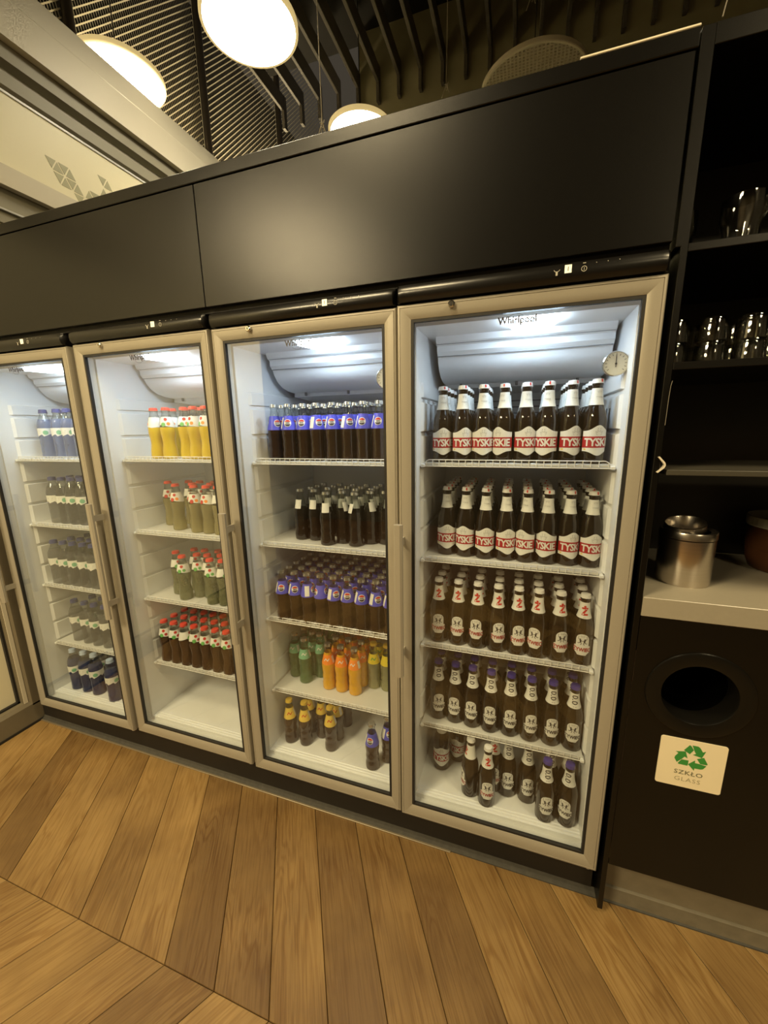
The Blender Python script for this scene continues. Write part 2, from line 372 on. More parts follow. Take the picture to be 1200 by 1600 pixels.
def wrap_stroke(b, R, pts, w_, off, mi=0):
    for (u0, v0), (u1, v1) in zip(pts, pts[1:]):
        L = math.hypot(u1 - u0, v1 - v0) or 1e-6; nx, ny = -(v1 - v0) / L * w_ / 2, (u1 - u0) / L * w_ / 2
        q = [(u0 + nx, v0 + ny), (u0 - nx, v0 - ny), (u1 - nx, v1 - ny), (u1 + nx, v1 + ny)]; vs = []
        for u, v in q: r = R(v) + off; th = u / r; vs.append((r * math.sin(th), -r * math.cos(th), v))
        b.add(vs, [(0, 1, 2, 3)], mi)
    return b
def disc_hw(rho, zc): return lambda z: math.sqrt(max(0, rho * rho - (z - zc) ** 2))

def cap_mesh(r, z0, z1, M, n=20):
    b = MB(); vs = []
    for k in range(n):
        a = 2 * PI * k / n; rr = r * (1.07 if k % 2 else .98)
        vs.append((rr * math.cos(a), rr * math.sin(a), z0))
    for R_, z in ((r * .98, z0 + .0035), (r * .9, z1 - .0012), (r * .6, z1)):
        for k in range(n): a = 2 * PI * k / n; vs.append((R_ * math.cos(a), R_ * math.sin(a), z))
    fs = [(i * n + k, i * n + (k + 1) % n, (i + 1) * n + (k + 1) % n, (i + 1) * n + k) for i in range(3) for k in range(n)] + [tuple(range(3 * n, 4 * n)), tuple(range(n))[::-1]]
    b.add(vs, fs); return b.mesh('cap', M, True)

BEER_P = [(0.0005, .0015), (.024, 0), (.0278, .003), (.0287, .010), (.0287, .108), (.0280, .118), (.0255, .130), (.0210, .143), (.0168, .156), (.0146, .168), (.0130, .185), (.0122, .199), (.0137, .2005), (.0137, .206), (.0125, .207), (.0125, .213)]
COLA_P = [(0.0005, .0015), (.021, 0), (.0250, .003), (.0258, .010), (.0255, .026), (.0236, .036), (.0232, .042), (.0250, .052), (.0238, .062), (.0232, .067), (.0250, .078), (.0260, .092), (.0256, .104), (.0225, .120), (.0180, .138), (.0145, .154), (.0122, .168), (.0122, .172), (.0136, .174), (.0136, .179), (.0125, .180), (.0125, .185)]
JUICE_P = [(0.0005, .0015), (.022, 0), (.0262, .003), (.0268, .012), (.0262, .030), (.0232, .050), (.0222, .062), (.0235, .078), (.0262, .096), (.0268, .108), (.0262, .118), (.0225, .138), (.0178, .156), (.0150, .168), (.0140, .174), (.0152, .176), (.0152, .180), (.0142, .181), (.0142, .187)]
WATER_P = [(0.0005, .0015), (.024, 0), (.0285, .004), (.0290, .012), (.0282, .020), (.0290, .030), (.0280, .045), (.0290, .060), (.0282, .078), (.0298, .090), (.0302, .126), (.0300, .138), (.0275, .154), (.0225, .168), (.0165, .180), (.0138, .190), (.0155, .192), (.0155, .196), (.0135, .197), (.0135, .206)]

def bottle_proto(name, prof, fill, fillz, cap, capr, capz, glass=CLEARG, n=18):
    b = MB(); b.lathe(prof, n, mfun=lambda z: 0 if z < fillz else 1)
    me = b.mesh(name, [fill, glass], True)
    r = obj(name, me); KIDS[r.name] = []
    part('cap', cap_mesh(capr, *capz, cap), r)
    return r, rfun(prof)

def tyskie():
    r, R = bottle_proto('lager_bottle', BEER_P, F_BEER, 9, CAPW, .0142, (.206, .2175))
    bell = lambda u: math.exp(-(u / .42) ** 2)
    b = MB(); wrap_shape(b, R, .1515, .1935, 'all', .0004, 6, 20)
    nl = part('neck_label', b.mesh('neck_label', PAPER, True), r, label='white paper neck label')
    b = MB(); wrap_text(b, R, text2d('TYSKIE', .0042, .01), .171, .0008); wrap_stroke(b, R, [(-.006, .178), (.006, .178)], .0008, .0008); wrap_stroke(b, R, [(-.006, .165), (.006, .165)], .0008, .0008)
    wrap_stroke(b, R, [(-.004, .182), (-.005, .187), (-.002, .184), (0, .188), (.002, .184), (.005, .187), (.004, .182), (-.004, .182)], .0007, .0008)
    part('lettering', b.mesh('lettering', GINK), nl, label='faint grey lettering')
    b = MB(); wrap_band(b, R, lambda u: .0335 - .0115 * bell(u), lambda u: .0855 + .0145 * bell(u), .0415, .0004, 28, 4)
    ml = part('body_label', b.mesh('body_label', PAPER, True), r, label='white wavy-edged label')
    b = MB(); wrap_band(b, R, lambda u: .0425, lambda u: .0715, .0415, .0008, 24, 1)
    part('red_band', b.mesh('red_band', REDL, True), ml, label='red band across the label')
    b = MB(); wrap_text(b, R, text2d('TYSKIE', .0215, .030, space=.90), .057, .0013, sx=.90)
    part('lettering', b.mesh('lettering', PAPER), ml, label='white capital letters')
    b = MB(); wrap_stroke(b, R, [(-.006, .076), (-.009, .085), (-.004, .081), (-.004, .088), (0, .083), (.004, .088), (.004, .081), (.009, .085), (.006, .076), (-.006, .076)], .0008, .0008)
    for q in (-.003, .003): wrap_shape(b, R, .0900, .0925, disc_hw(.0013, .09125), .0008, 3, 4, th0=q / .0287)
    wrap_stroke(b, R, [(-.018, .037), (-.004, .0385)], .0007, .0008); wrap_stroke(b, R, [(.004, .0385), (.018, .037)], .0007, .0008)
    part('crown_print', b.mesh('crown_print', GINK), ml, label='thin grey crown print')
    b = MB(); wrap_stroke(b, R, [(-.036, .0385), (-.030, .0385)], .004, .0008); part('stamp', b.mesh('stamp', GOLD), ml, label='small yellow mark')
    b = MB(); b.add([(-.006, -.0045, .2179), (.001, -.0045, .2179), (.001, .005, .2179), (-.006, .005, .2179)], [(0, 1, 2, 3)]); b.add([(.0015, -.0143, .2085), (.006, -.0135, .2085), (.0055, -.0122, .2160), (.0012, -.0130, .2160)], [(0, 1, 2, 3)])
    part('cap_print', b.mesh('cap_print', REDB), r, label='red print on the cap')
    return r

def zywiec(blue):
    r, R = bottle_proto('pilsner_bottle' if not blue else 'alcohol_free_beer_bottle', BEER_P, F_BEERD, 9, CAPB if blue else CAPW, .0142, (.206, .2175))
    b = MB(); wrap_shape(b, R, .1465, .1935, 'all', .0004, 6, 20)
    nl = part('neck_label', b.mesh('neck_label', PAPER, True), r, label='white paper neck label')
    b = MB()
    if blue:
        wrap_text(b, R, text2d('0.0', .0185, .015), .1735, .0009, rot=-PI / 2, sx=.95); wrap_stroke(b, R, [(-.005, .152), (.005, .152)], .001, .0009)
        part('lettering', b.mesh('lettering', INK), nl, label='dark numerals turned on their side')
    else:
        wrap_text(b, R, text2d('Ż', .0290, .055), .170, .0009, sx=1.0)
        part('lettering', b.mesh('lettering', REDB), nl, label='red letter')
        b = MB(); wrap_stroke(b, R, [(-.004, .150), (.004, .150)], .0008, .0009); part('small_print', b.mesh('small_print', GINK), nl)
    def hw(z):
        if z > .085: return .0175 * math.sqrt(max(0.01, 1 - ((z - .085) / .0175) ** 2))
        if z > .066: return .0175
        if z > .048: return .0225
        return .0225 - (.048 - z) * 1.0 if z > .040 else .0125
    b = MB(); wrap_shape(b, R, .036, .1022, hw, .0004, 30, 10)
    ml = part('body_label', b.mesh('body_label', PAPER, True), r, label='white shield-shaped label')
    b = MB(); wrap_text(b, R, text2d('ŻYWIEC', .0165, .03), .0560, .0012, sx=.80)
    part('lettering', b.mesh('lettering', INK if blue else REDL), ml, label='dark capital letters' if blue else 'red capital letters')
    b = MB(); o = .0009
    for sx in (-1, 1):       # dancing pair in folk dress below a small crown
        wrap_shape(b, R, .0845, .0885, disc_hw(.0020, .0865), o, 4, 6, th0=sx * .0060 / .0287)
        wrap_stroke(b, R, [(sx * .006, .0845), (sx * .005, .0775)], .0042, o)
        wrap_stroke(b, R, [(sx * .0055, .083), (sx * .0105, .0865), (sx * .012, .091)], .0012, o)
        wrap_stroke(b, R, [(sx * .005, .0775), (sx * .010, .0735), (sx * .013, .0745)], .0018, o)
        wrap_stroke(b, R, [(sx * .0045, .0775), (sx * .0025, .0725), (sx * .0055, .0690)], .0016, o)
        wrap_stroke(b, R, [(sx * .0095, .093), (sx * .0125, .0945)], .0012, o)
    wrap_stroke(b, R, [(-.0055, .083), (0, .0805), (.0055, .083)], .0014, o)
    part('emblem', b.mesh('emblem', INK), ml, label='dark drawing of two dancing figures')
    b = MB(); wrap_stroke(b, R, [(-.004, .0935), (-.005, .0975), (0, .0955), (.005, .0975), (.004, .0935), (-.004, .0935)], .0009, o)
    wrap_stroke(b, R, [(-.008, .0405), (.008, .0405)], .0009, o)
    part('crown_print', b.mesh('crown_print', GINK), ml)
    return r

def pepsi():
    r, R = bottle_proto('cola_bottle', COLA_P, F_COLA, .128, CAPS, .0142, (.179, .1895))
    b = MB(); wrap_shape(b, R, .1035, .1500, 'all', .0005, 8, 20)
    nl = part('shoulder_label', b.mesh('shoulder_label', PBLUE, True), r, label='blue shoulder label')
    for th, nm in ((0, 0), (2.3, 1)):
        zc, rho = .126, .0125
        b = MB(); wrap_shape(b, R, zc - rho, zc + rho, disc_hw(rho, zc), .0009, 12, 8, th0=th); part('logo_disc', b.mesh('logo_disc', PAPER), nl, label='round white logo')
        b = MB(); r2 = rho * .86; wrap_shape(b, R, zc + .0038, zc + r2, disc_hw(r2, zc), .0013, 6, 8, th0=th); part('logo_red', b.mesh('logo_red', REDB), nl, label='red upper half of the logo')
        b = MB(); wrap_shape(b, R, zc - r2, zc - .0038, disc_hw(r2, zc), .0013, 6, 8, th0=th)
        wrap_text(b, R, text2d('PEPSI', .0048, .035), zc, .0014, u0=th * R(zc), sx=1.0)
        part('logo_blue', b.mesh('logo_blue', INK), nl, label='dark lower half of the logo with lettering')
    b = MB(); wrap_shape(b, R, .1075, .144, lambda z: .0085, .0010, 4, 4, th0=-1.25); part('data_panel', b.mesh('data_panel', PAPER), nl, label='pale printed panel')
    return r
def dark_cola():
    r, R = bottle_proto('dark_cola_bottle', COLA_P, F_COLAD, .122, CAPS, .0142, (.179, .1895))
    b = MB(); wrap_shape(b, R, .118, .150, lambda z: .0135, .0005, 5, 6); nl = part('neck_label', b.mesh('neck_label', PAPER), r, label='small white neck label')
    b = MB()
    for z in (.128, .134, .140): wrap_stroke(b, R, [(-.009, z), (.009, z)], .0012, .0009)
    part('small_print', b.mesh('small_print', GINK), nl); return r
def soda(name, fill, lab, cap, lz=(.1085, .1460), fz=.140, ink=PAPER, word=None):
    r, R = bottle_proto(name, COLA_P, fill, fz, cap, .0142, (.179, .1895))
    b = MB(); wrap_shape(b, R, *lz, 'all', .0005, 7, 18); nl = part('shoulder_label', b.mesh('shoulder_label', lab, True), r)
    b = MB(); zc = sum(lz) / 2
    wrap_stroke(b, R, [(-.010, zc - .004), (-.004, zc + .006), (.004, zc - .003), (.010, zc + .006)], .003, .0010)
    part('print_mark', b.mesh('print_mark', ink), nl)
    b = MB(); wrap_shape(b, R, lz[0] + .004, lz[1] - .006, lambda z: .006, .0010, 3, 3, th0=1.3); part('data_panel', b.mesh('data_panel', PAPER), nl)
    return r
def juice(name, fill, fz, spot1, spot2):
    r, R = bottle_proto(name, JUICE_P, fill, fz, CAPR, .0155, (.180, .1915))
    b = MB(); wrap_band(b, R, lambda u: .1165 + .010 * abs(((u + .25) * 1.5) % 2 - 1), lambda u: .156, .0720, .0005, 24, 6)
    nl = part('paper_label', b.mesh('paper_label', PAPER, True), r, label='white label with a zigzag lower edge')
    for th, M, z, q in ((-.35, spot1, .128, .0080), (.38, spot2, .131, .0062), (.0, REDB, .147, .0060)):
        b = MB(); wrap_shape(b, R, z - q, z + q, disc_hw(q, z), .0011, 8, 6, th0=th); part('fruit_print', b.mesh('fruit_print', M), nl)
    return r
def water(name, fill, cap, lz=(.093, .129)):
    r, R = bottle_proto(name, WATER_P, fill, .163, cap, .0162, (.195, .2110))
    b = MB(); wrap_band(b, R, lambda u: lz[0] + .012 * (u * 2.2 % 1), lambda u: lz[1], .062, .0005, 18, 3)
    nl = part('paper_label', b.mesh('paper_label', PAPER, True), r, label='white wavy label')
    b = MB(); z = .110; wrap_shape(b, R, z - .010, z + .010, disc_hw(.010, z), .0010, 8, 6, th0=.25); part('print_mark', b.mesh('print_mark', TEALL), nl, label='round green print')
    b = MB(); wrap_stroke(b, R, [(-.034, .116), (-.014, .116)], .004, .001); wrap_stroke(b, R, [(-.032, .108), (-.016, .108)], .0015, .001); part('lettering', b.mesh('lettering', GINK), nl)
    return r

# ---------------------------------------------------------------- setting
def struct(name, me, **k): return obj(name, me, None, kind='structure', **k)
XW, YB, ZC = -1.95, 2.65, 4.6
XR, YF = 3.2, -4.6
fl = struct('floor', MB().box(XW - 1.0, XR, YF, YB, -.10, -.013).mesh('floor', mat('underfloor', (.10, .05, .02), .7, noise=.2)))
PITCH, SLOPE, VW = .1693, .613, .62
ang = math.atan(SLOPE); gap = .0008
def plank(k):
    """board shaped as a parallelogram: both ends lie along world x, long sides lean; local x runs along the board"""
    L = VW / math.cos(ang); a = PITCH * math.cos(ang) / 2 - gap; g = gap * 1.2; t = .0012
    def par(e, z):
        q = a - e; return [(g + e + k * q, -q, z), (L - g - e + k * q, -q, z), (L - g - e - k * q, q, z), (g + e - k * q, q, z)]
    return MB().add(par(0, -.012) + par(0, -t) + par(t, 0), [(0, 3, 2, 1), (8, 9, 10, 11)] + [(i, (i + 1) % 4, 4 + (i + 1) % 4, 4 + i) for i in range(4)] + [(4 + i, 4 + (i + 1) % 4, 8 + (i + 1) % 4, 8 + i) for i in range(4)])
# a far board starts at the V line and leans to -x going back; a near board leans to -x coming forward
PM = {1: plank(-math.tan(ang)).mesh('plank', OAK), -1: plank(math.tan(ang)).mesh('plank', OAK)}
VL = -.4985
for d, yv in ((1, VL), (-1, VL), (1, VL - 2 * VW), (-1, VL - 2 * VW)):
    for i in range(-7, 21):
        xc = -.88 + PITCH * (i + .5)
        if d == 1 and yv == VL and xc < -2.0 + .0: continue
        p = part('plank', PM[d], fl, (xc, yv, 0)); p.rotation_euler = (0, 0, (PI / 2 + ang) * d)
# back wall, front wall, right wall, ceiling
struct('wall_back', MB().box(-1.1, XR, YB, YB + .1, -.1, ZC).mesh('wall_back', WALLB))
struct('wall_front', MB().box(-3.4, XR, YF - .1, YF, -.1, ZC).mesh('wall_front', WALLF))
struct('wall_right', MB().box(XR, XR + .1, YF, YB, -.1, ZC).mesh('wall_right', mat('charcoal_wall', (.035, .03, .022), .8, noise=.1)))
ce = struct('ceiling', MB().box(-2.0, XR + .1, YF - .1, YB + .1, ZC, ZC + .1).mesh('ceiling', CEIL))
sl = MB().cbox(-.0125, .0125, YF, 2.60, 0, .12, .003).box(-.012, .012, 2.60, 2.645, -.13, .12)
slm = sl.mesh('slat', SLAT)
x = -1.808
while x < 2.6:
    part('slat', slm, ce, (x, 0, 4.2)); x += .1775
cr = MB()
for yy in (-2.2, -.8, .6, 1.9): cr.cbox(-2.0, 2.7, yy - .02, yy + .02, 4.33, 4.36, .004)
part('cross_runner', cr.mesh('cross_runner', SLAT), ce)
struct('wall_far', MB().box(-3.9, -3.8, YF, 6.6, -.1, 6.6).mesh('wall_far', CEIL))
struct('wall_rear', MB().box(-3.9, -1.95, 6.5, 6.6, -.1, 6.6).mesh('wall_rear', CEIL))

# ---------------------------------------------------------------- glazed partition on the left
wl = struct('wall_left', MB().box(-2.06, -2.0, -.36, 0.05, 0, .02).mesh('wall_left', GASKET))
Y0, Y1 = -2.2, 5.0
def prism_y(name, prof, M, y0=Y0, y1=Y1, **k): return part(name, MB().extrude(prof, y0, y1, 'y').mesh(name, M), wl, **k)
prism_y('top_beam', [(-1.95, 3.185), (-1.95, 3.345), (-1.953, 3.352), (-1.953, 3.455), (-2.03, 3.455), (-2.03, 3.185)], BEAM, label='broad beige beam along the top')
prism_y('recess_band', [(-2.005, 2.985), (-1.985, 3.0), (-1.985, 3.06), (-2.03, 3.075), (-2.03, 3.10), (-1.99, 3.115), (-1.99, 3.185), (-2.06, 3.185), (-2.06, 2.985)], BEAMD, label='dark taupe grooved band')
prism_y('frosted_panel', [(-2.0, 2.64), (-2.0, 2.978), (-2.03, 2.978), (-2.03, 2.64)], CREAM, label='cream frosted upper panel')
prism_y('panel_bead', [(-1.994, 2.974), (-1.994, 2.984), (-2.01, 2.984), (-2.01, 2.974)], LGREY)
prism_y('middle_beam', [(-1.95, 2.552), (-1.95, 2.640), (-2.03, 2.640), (-2.03, 2.552)], BEAM, label='narrow beige beam')
prism_y('lower_recess', [(-1.985, 2.40), (-1.985, 2.552), (-2.03, 2.552), (-2.03, 2.40)], BEAMD)
prism_y('recess_bead', [(-1.972, 2.452), (-1.972, 2.460), (-1.99, 2.460), (-1.99, 2.452)], LGREY)
prism_y('frosted_panel', [(-2.0, .135), (-2.0, 2.40), (-2.03, 2.40), (-2.03, .135)], CREAM, Y0, -.018, label='cream frosted lower panel')
prism_y('frosted_panel', [(-2.0, 2.18), (-2.0, 2.40), (-2.03, 2.40), (-2.03, 2.18)], CREAM, -.018, Y1)
prism_y('black_bead', [(-1.985, .127), (-1.985, .137), (-2.01, .137), (-2.01, .127)], GASKET, Y0, -.010)
prism_y('bottom_rail', [(-1.95, .012), (-1.95, .108), (-1.962, .127), (-2.03, .127), (-2.03, .012)], mat('taupe_rail', (.16, .135, .09), .45, noise=.06), Y0, .062, label='taupe bottom rail')
part('black_bead', MB().box(-2.01, -1.985, -.020, -.010, .127, 2.40).mesh('black_bead', GASKET), wl)
part('jamb', MB().extrude([(-2.0, -.010), (-1.962, -.010), (-1.962, .008), (-1.95, .02), (-1.95, .062), (-2.0, .062)], .100, 1.80, 'z').mesh('jamb', mat('taupe_rail', (.16, .135, .09), .45)), wl, label='taupe upright jamb')
part('jamb_edge', MB().box(-1.962, -1.958, -.008, .008, .125, 1.80).mesh('jamb_edge', BEAM), wl)
prism_y('threshold', [(-1.945, 0), (-1.945, .012), (-2.06, .012), (-2.06, 0)], GASKET, Y0, .05)
# grey triangle pattern on the upper frosted panel: an equilateral grid, side .061
h_, s_ = .0540, .0610
def tri(p, shrink=.80):
    c = (sum(q[0] for q in p) / 3, sum(q[1] for q in p) / 3)
    return [(c[0] + (q[0] - c[0]) * shrink, c[1] + (q[1] - c[1]) * shrink) for q in p]
def G(i, j): return (.578 + s_ * (i + j * .5), 2.812 - h_ * j)
cells = [((0, 0), (1, 0), (0, 1)), ((1, 0), (0, 1), (1, 1)), ((1, 0), (2, 0), (1, 1)), ((2, 0), (1, 1), (2, 1)), ((0, 1), (1, 1), (0, 2)), ((1, 1), (0, 2), (1, 2)), ((1, 1), (2, 1), (1, 2)),
         ((2, 1), (1, 2), (2, 2)), ((1, 2), (2, 2), (1, 3)), ((3, 1), (2, 2), (3, 2)), ((3, 1), (4, 1), (3, 2)), ((5, -1), (5, 0), (6, -1)), ((5, 0), (6, -1), (6, 0)), ((4, 1), (3, 2), (4, 2)), ((5, 0), (4, 1), (5, 1))]
for c in cells:
    p = tri([G(*q) for q in c]); b = MB(); b.add([(-1.9985, y, z) for y, z in p] + [(-2.001, y, z) for y, z in p], [(0, 1, 2), (3, 5, 4), (0, 3, 4, 1), (1, 4, 5, 2), (2, 5, 3, 0)])
    part('triangle_film', b.mesh('triangle_film', TRI), wl)
# expanded metal mesh behind the partition
XM = -2.6
ms = thing('mesh_screen', 'diagonal expanded metal mesh screen behind the beige beam and lit pendants', 'screen', (XM, 0, 0))
posts = [(.04, 1.272), (1.30, 2.50), (2.54, 3.78), (3.82, 5.0)]
for y0, y1 in posts:
    b = MB(); st = .0465; z0, z1 = 2.9, 6.0; tk = .0055
    c = z0 - y1
    while c < z1 - y0:
        ya, yb_ = max(y0, z0 - c), min(y1, z1 - c)
        if yb_ - ya > .02:
            b.add([(0, ya, ya + c - tk), (0, yb_, yb_ + c - tk), (.004, yb_, yb_ + c + tk), (.004, ya, ya + c + tk)], [(0, 1, 2, 3)])
            n = int((yb_ - ya) / .019)
            for k in range(n):   # short steep bonds between neighbouring strands
                y = ya + k * .019; z = y + c
                if z > 5.6 or z + st > z1 or y + .004 > y1: continue
                b.add([(.001, y, z), (.001, y + .0055, z), (-.004, y - .006 + .0055, z + st), (-.004, y - .006, z + st)], [(0, 1, 2, 3)])
        c += st
    part('mesh_panel', b.mesh('mesh_panel', STRAND), ms, kind='stuff')
    for y, w2 in ((y0 - .008, .006), (y1 + .008, .006)): part('panel_edge', MB().cbox(-.005, .008, y - w2, y + w2, 2.9, 6.0, .002).mesh('panel_edge', STRAND), ms)
for y in (1.285, 2.52, 3.80): part('post', MB().lathe([(.034, 2.4), (.034, 6.0)], 12, .03, y).mesh('post', mat('dark_post', (.06, .05, .04), .35, metal=.6), True), ms, label='dark round steel post')

# ---------------------------------------------------------------- pendants
def pendant(x, y, z, r, lab, lit=True, cable=True):
    t = thing('pendant_lamp', lab, 'lamp', (x, y, z), group='round pendant lamps')
    H = .030
    part('rim', MB().lathe([(r - .012, 0), (r, 0), (r + .004, .004), (r + .004, H - .004), (r, H), (.02, H + .004), (.0005, H + .004)], 48).mesh('rim', RIML if lit else RIM, True), t, label='glowing opal rim' if lit else 'pale painted rim')
    if lit: part('diffuser', MB().lathe([(.0005, .004), (r - .014, .004), (r - .012, .001), (r - .012, .010)], 48).mesh('diffuser', PEND, True), t, label='glowing white disc')
    else:
        b = MB(); p = .022
        for i in range(-20, 21):
            for d, a in ((0, 1), (1, 0)):
                c = i * p
                if abs(c) >= r - .015: continue
                Lh = math.sqrt((r - .013) ** 2 - c * c)
                for s2 in (1,):
                    if d == 0: b.box(c - .0042, c + .0042, -Lh, Lh, .001, .010)
                    else: b.box(-Lh, Lh, c - .0030, c + .0030, .001, .010)
        part('honeycomb_grille', b.mesh('honeycomb_grille', mat('grille_cream', (.85, .78, .60), .5)), t, label='cream metal grille')
        part('reflector', MB().lathe([(.0005, .035), (r - .02, .035), (r - .014, .010)], 40).mesh('reflector', mat('reflector_taupe', (.20, .17, .12), .5), True), t)
    if cable:
        part('cable', MB().tube([(0, 0, H), (.002, 0, ZC - z)], .0035).mesh('cable', GASKET), t, label='thin black cable')
        part('ceiling_rose', MB().lathe([(.04, ZC - z - .03), (.04, ZC - z)], 16).mesh('ceiling_rose', GASKET), t)
    return t
pendant(-1.19, 1.24, 3.6, .255, 'largest glowing round pendant lamp, cut by the top of the picture')
pendant(-2.16, 1.24, 3.6, .255, 'glowing round pendant lamp half hidden behind the beige beam')
pendant(-.92, 2.185, 3.6, .235, 'small glowing pendant lamp peeping over the black panels')
pendant(.285, 2.2, 3.6, .325, 'unlit round pendant with a cream metal grille above the black panels', lit=False)
def cord(name, p0, knot, lab, r=.0022):
    x, y, z = p0
    t = thing(name, lab, 'cord', (x, y, z))
    part('line', MB().tube([(0, 0, 0), (0, 0, ZC - z)], r).mesh('line', mat('white_cord', (.62, .56, .44), .6)), t)
    b = MB(); pts = []
    for k in range(14): a = k * 1.1; pts.append((.012 * math.cos(a) * (1 - k / 20), .010 * math.sin(a), -.003 * k + .008))
    b.tube(pts, r * .9, 5); b.tube([(0, 0, 0), (-.014, 0, -.03), (-.030, 0, -.07)], r, 5); b.tube([(0, 0, 0), (.010, 0, -.025), (.018, 0, -.05)], r, 5)
    part('knot', b.mesh('knot', mat('white_cord', (.62, .56, .44), .6)), t, label='knotted loose end')
cord('hanging_cord', (-.667, 1.0, 2.90), 1, 'pale knotted hanging cord beside the small pendant lamp')
cord('hanging_cord', (-.245, 2.0, 3.62), 1, 'thin pale cord with a knot above the black panels, left of the grille pendant', .0018)
cord('hanging_cord', (.262, 1.9, 3.86), 1, 'thin pale cord with a knot above the grille pendant', .0018)
tag(obj('taut_wire', MB().tube([(.930, .99, 2.86), (1.03, 1.07, 3.4), (1.17, 1.16, 4.15)], .0022).mesh('taut_wire', mat('white_cord', (.62, .56, .44), .6))), 'short bright slanting wire over the right end of the black unit', 'wire')

# ---------------------------------------------------------------- black upper cladding over the fridges
cl = thing('black_overhead_cladding', 'matte black overhead cladding running above all the fridges', 'cladding', (0, 0, 1.8))
part('panel', MB().cbox(-1.948, -.6055, 0, .02, .012, .335, .0012).mesh('panel', BLACK), cl, label='left black panel')
part('panel', MB().cbox(-.6025, .5965, 0, .02, .012, .335, .0012).mesh('panel', BLACK), cl, label='right black panel')
part('cap_board', MB().cbox(-1.948, .600, -.002, .60, .338, .370, .0015).mesh('cap_board', BLACK), cl, label='black top board')
part('backing', MB().box(-1.948, .598, .022, .05, .0, .337).mesh('backing', GASKET), cl)
tag(obj('bright_edge_trim', MB().cbox(.395, .600, -.001, .006, 2.1712, 2.1755, .001).mesh('bright_edge_trim', mat('bright_trim', (.85, .78, .60), .3))), 'thin pale trim line on the top edge of the black cladding', 'trim')

# ---------------------------------------------------------------- fridges
SH = [1.342, 1.046, .752, .449]
LF = .200
FW, ZB, ZT = .5985, .15, 1.7532
def frame_piece(side):
    """mitred door frame rail; profile (distance from outer edge a, depth y)"""
    P = [(0, .046), (0, .006), (.003, .001), (.0075, .0002), (.0082, .0022), (.0089, .0002), (.022, .0005), (.036, .007), (.0375, .012), (.0375, .018), (.018, .018), (.018, .046)]
    b = MB(); vs = []
    for end in (0, 1):
        for a, y in P:
            if side == 'left': vs.append((a, y, (ZB + a) if end == 0 else (ZT - a)))
            elif side == 'right': vs.append((FW - a, y, (ZB + a) if end == 0 else (ZT - a)))
            elif side == 'bottom': vs.append(((a) if end == 0 else FW - a, y, ZB + a * 1.15))
            else: vs.append(((a) if end == 0 else FW - a, y, ZT - a))
    n = len(P); fs = [(i, (i + 1) % n, n + (i + 1) % n, n + i) for i in range(n)] + [tuple(range(n)), tuple(range(n, 2 * n))[::-1]]
    b.add(vs, fs); return b
def ring(x0, x1, z0, z1, w_, y0, y1):
    b = MB(); b.box(x0, x0 + w_, y0, y1, z0, z1).box(x1 - w_, x1, y0, y1, z0, z1).box(x0 + w_, x1 - w_, y0, y1, z0, z0 + w_).box(x0 + w_, x1 - w_, y0, y1, z1 - w_, z1); return b
ME = {}
for sd in ('left', 'right', 'bottom', 'top'): ME[sd] = frame_piece(sd).mesh('frame_rail', FRAME, True)
ME['gasket'] = ring(.037, FW - .037, ZB + .043, ZT - .037, .0065, .007, .018).mesh('gasket', GASKET)
ME['spacer'] = ring(.0185, FW - .0185, ZB + .020, ZT - .0185, .014, .0185, .0475).mesh('door_seal', mat('seal_white', (.62, .62, .60), .5))
ME['glass'] = MB().box(.0385, FW - .0385, .0125, .0165, ZB + .045, ZT - .0385).mesh('glass_pane', DOORG)
hb = MB(); hb.extrude([(0, -.052), (.006, -.057), (.019, -.057), (.025, -.052), (.025, -.044), (.019, -.040), (.006, -.040), (0, -.044)], .715, 1.183, 'z')
for z in (.775, 1.125): hb.box(.009, .017, -.042, .003, z - .011, z + .011)
ME['handle'] = hb.mesh('handle', FRAME)
lk = MB(); lk.lathe([(.0005, -.010), (.006, -.010), (.0085, -.007), (.0085, .004)], 18, .142, 0, 1.740, axis='y')
ME['lock'] = lk.mesh('lock', METAL, True); ME['keyhole'] = MB().box(.1408, .1432, -.0108, -.0098, 1.7365, 1.7435).mesh('keyhole', GASKET)
lg = MB(); text_flat(lg, text2d('Whirlpool', .0225, .034), .297, .0105, 1.6905, sx=.92)
pts = [(.297 + .022 * math.cos(a) - .002, 1.6905 + .016 * math.sin(a)) for a in [math.radians(q) for q in range(20, 340, 20)]]
for (a0, c0), (a1, c1) in zip(pts, pts[1:]):
    lg.add([(a0, .0104, c0 - .0004), (a1, .0104, c1 - .0004), (a1, .0104, c1 + .0004), (a0, .0104, c0 + .0004)], [(0, 1, 2, 3)])
ME['logo'] = lg.mesh('logo_lettering', INK)
ME['hinge'] = MB().lathe([(.0005, -.012), (.010, -.012), (.012, -.008), (.012, 0)], 14, FW - .020, .022, ZB).mesh('hinge_foot', CAPW, True)
HP = [(.035, 1.7565), (-.004, 1.7565), (-.011, 1.763), (-.014, 1.775), (-.012, 1.787), (-.004, 1.796), (.035, 1.798)]
hd = MB(); vs = []
for xx, sc in ((.002, .25), (.008, .85), (.020, 1), (.578, 1), (.590, .85), (.596, .25)):
    for y, z in HP: vs.append((xx, y if y > 0 else .004 + (y - .004) * sc, z))
n = len(HP); fs = [(i * n + k, i * n + (k + 1) % n, (i + 1) * n + (k + 1) % n, (i + 1) * n + k) for i in range(5) for k in range(n)] + [tuple(range(n)), tuple(range(5 * n, 6 * n))]
ME['header'] = hd.add(vs, fs).mesh('header', GLOSSB, True)
ME['display'] = MB().box(.393, .407, -.0155, -.0135, 1.773, 1.789).mesh('display', mat('display_lit', (.9, .85, .6), .4, emit=(1, .9, .6), estr=.6))
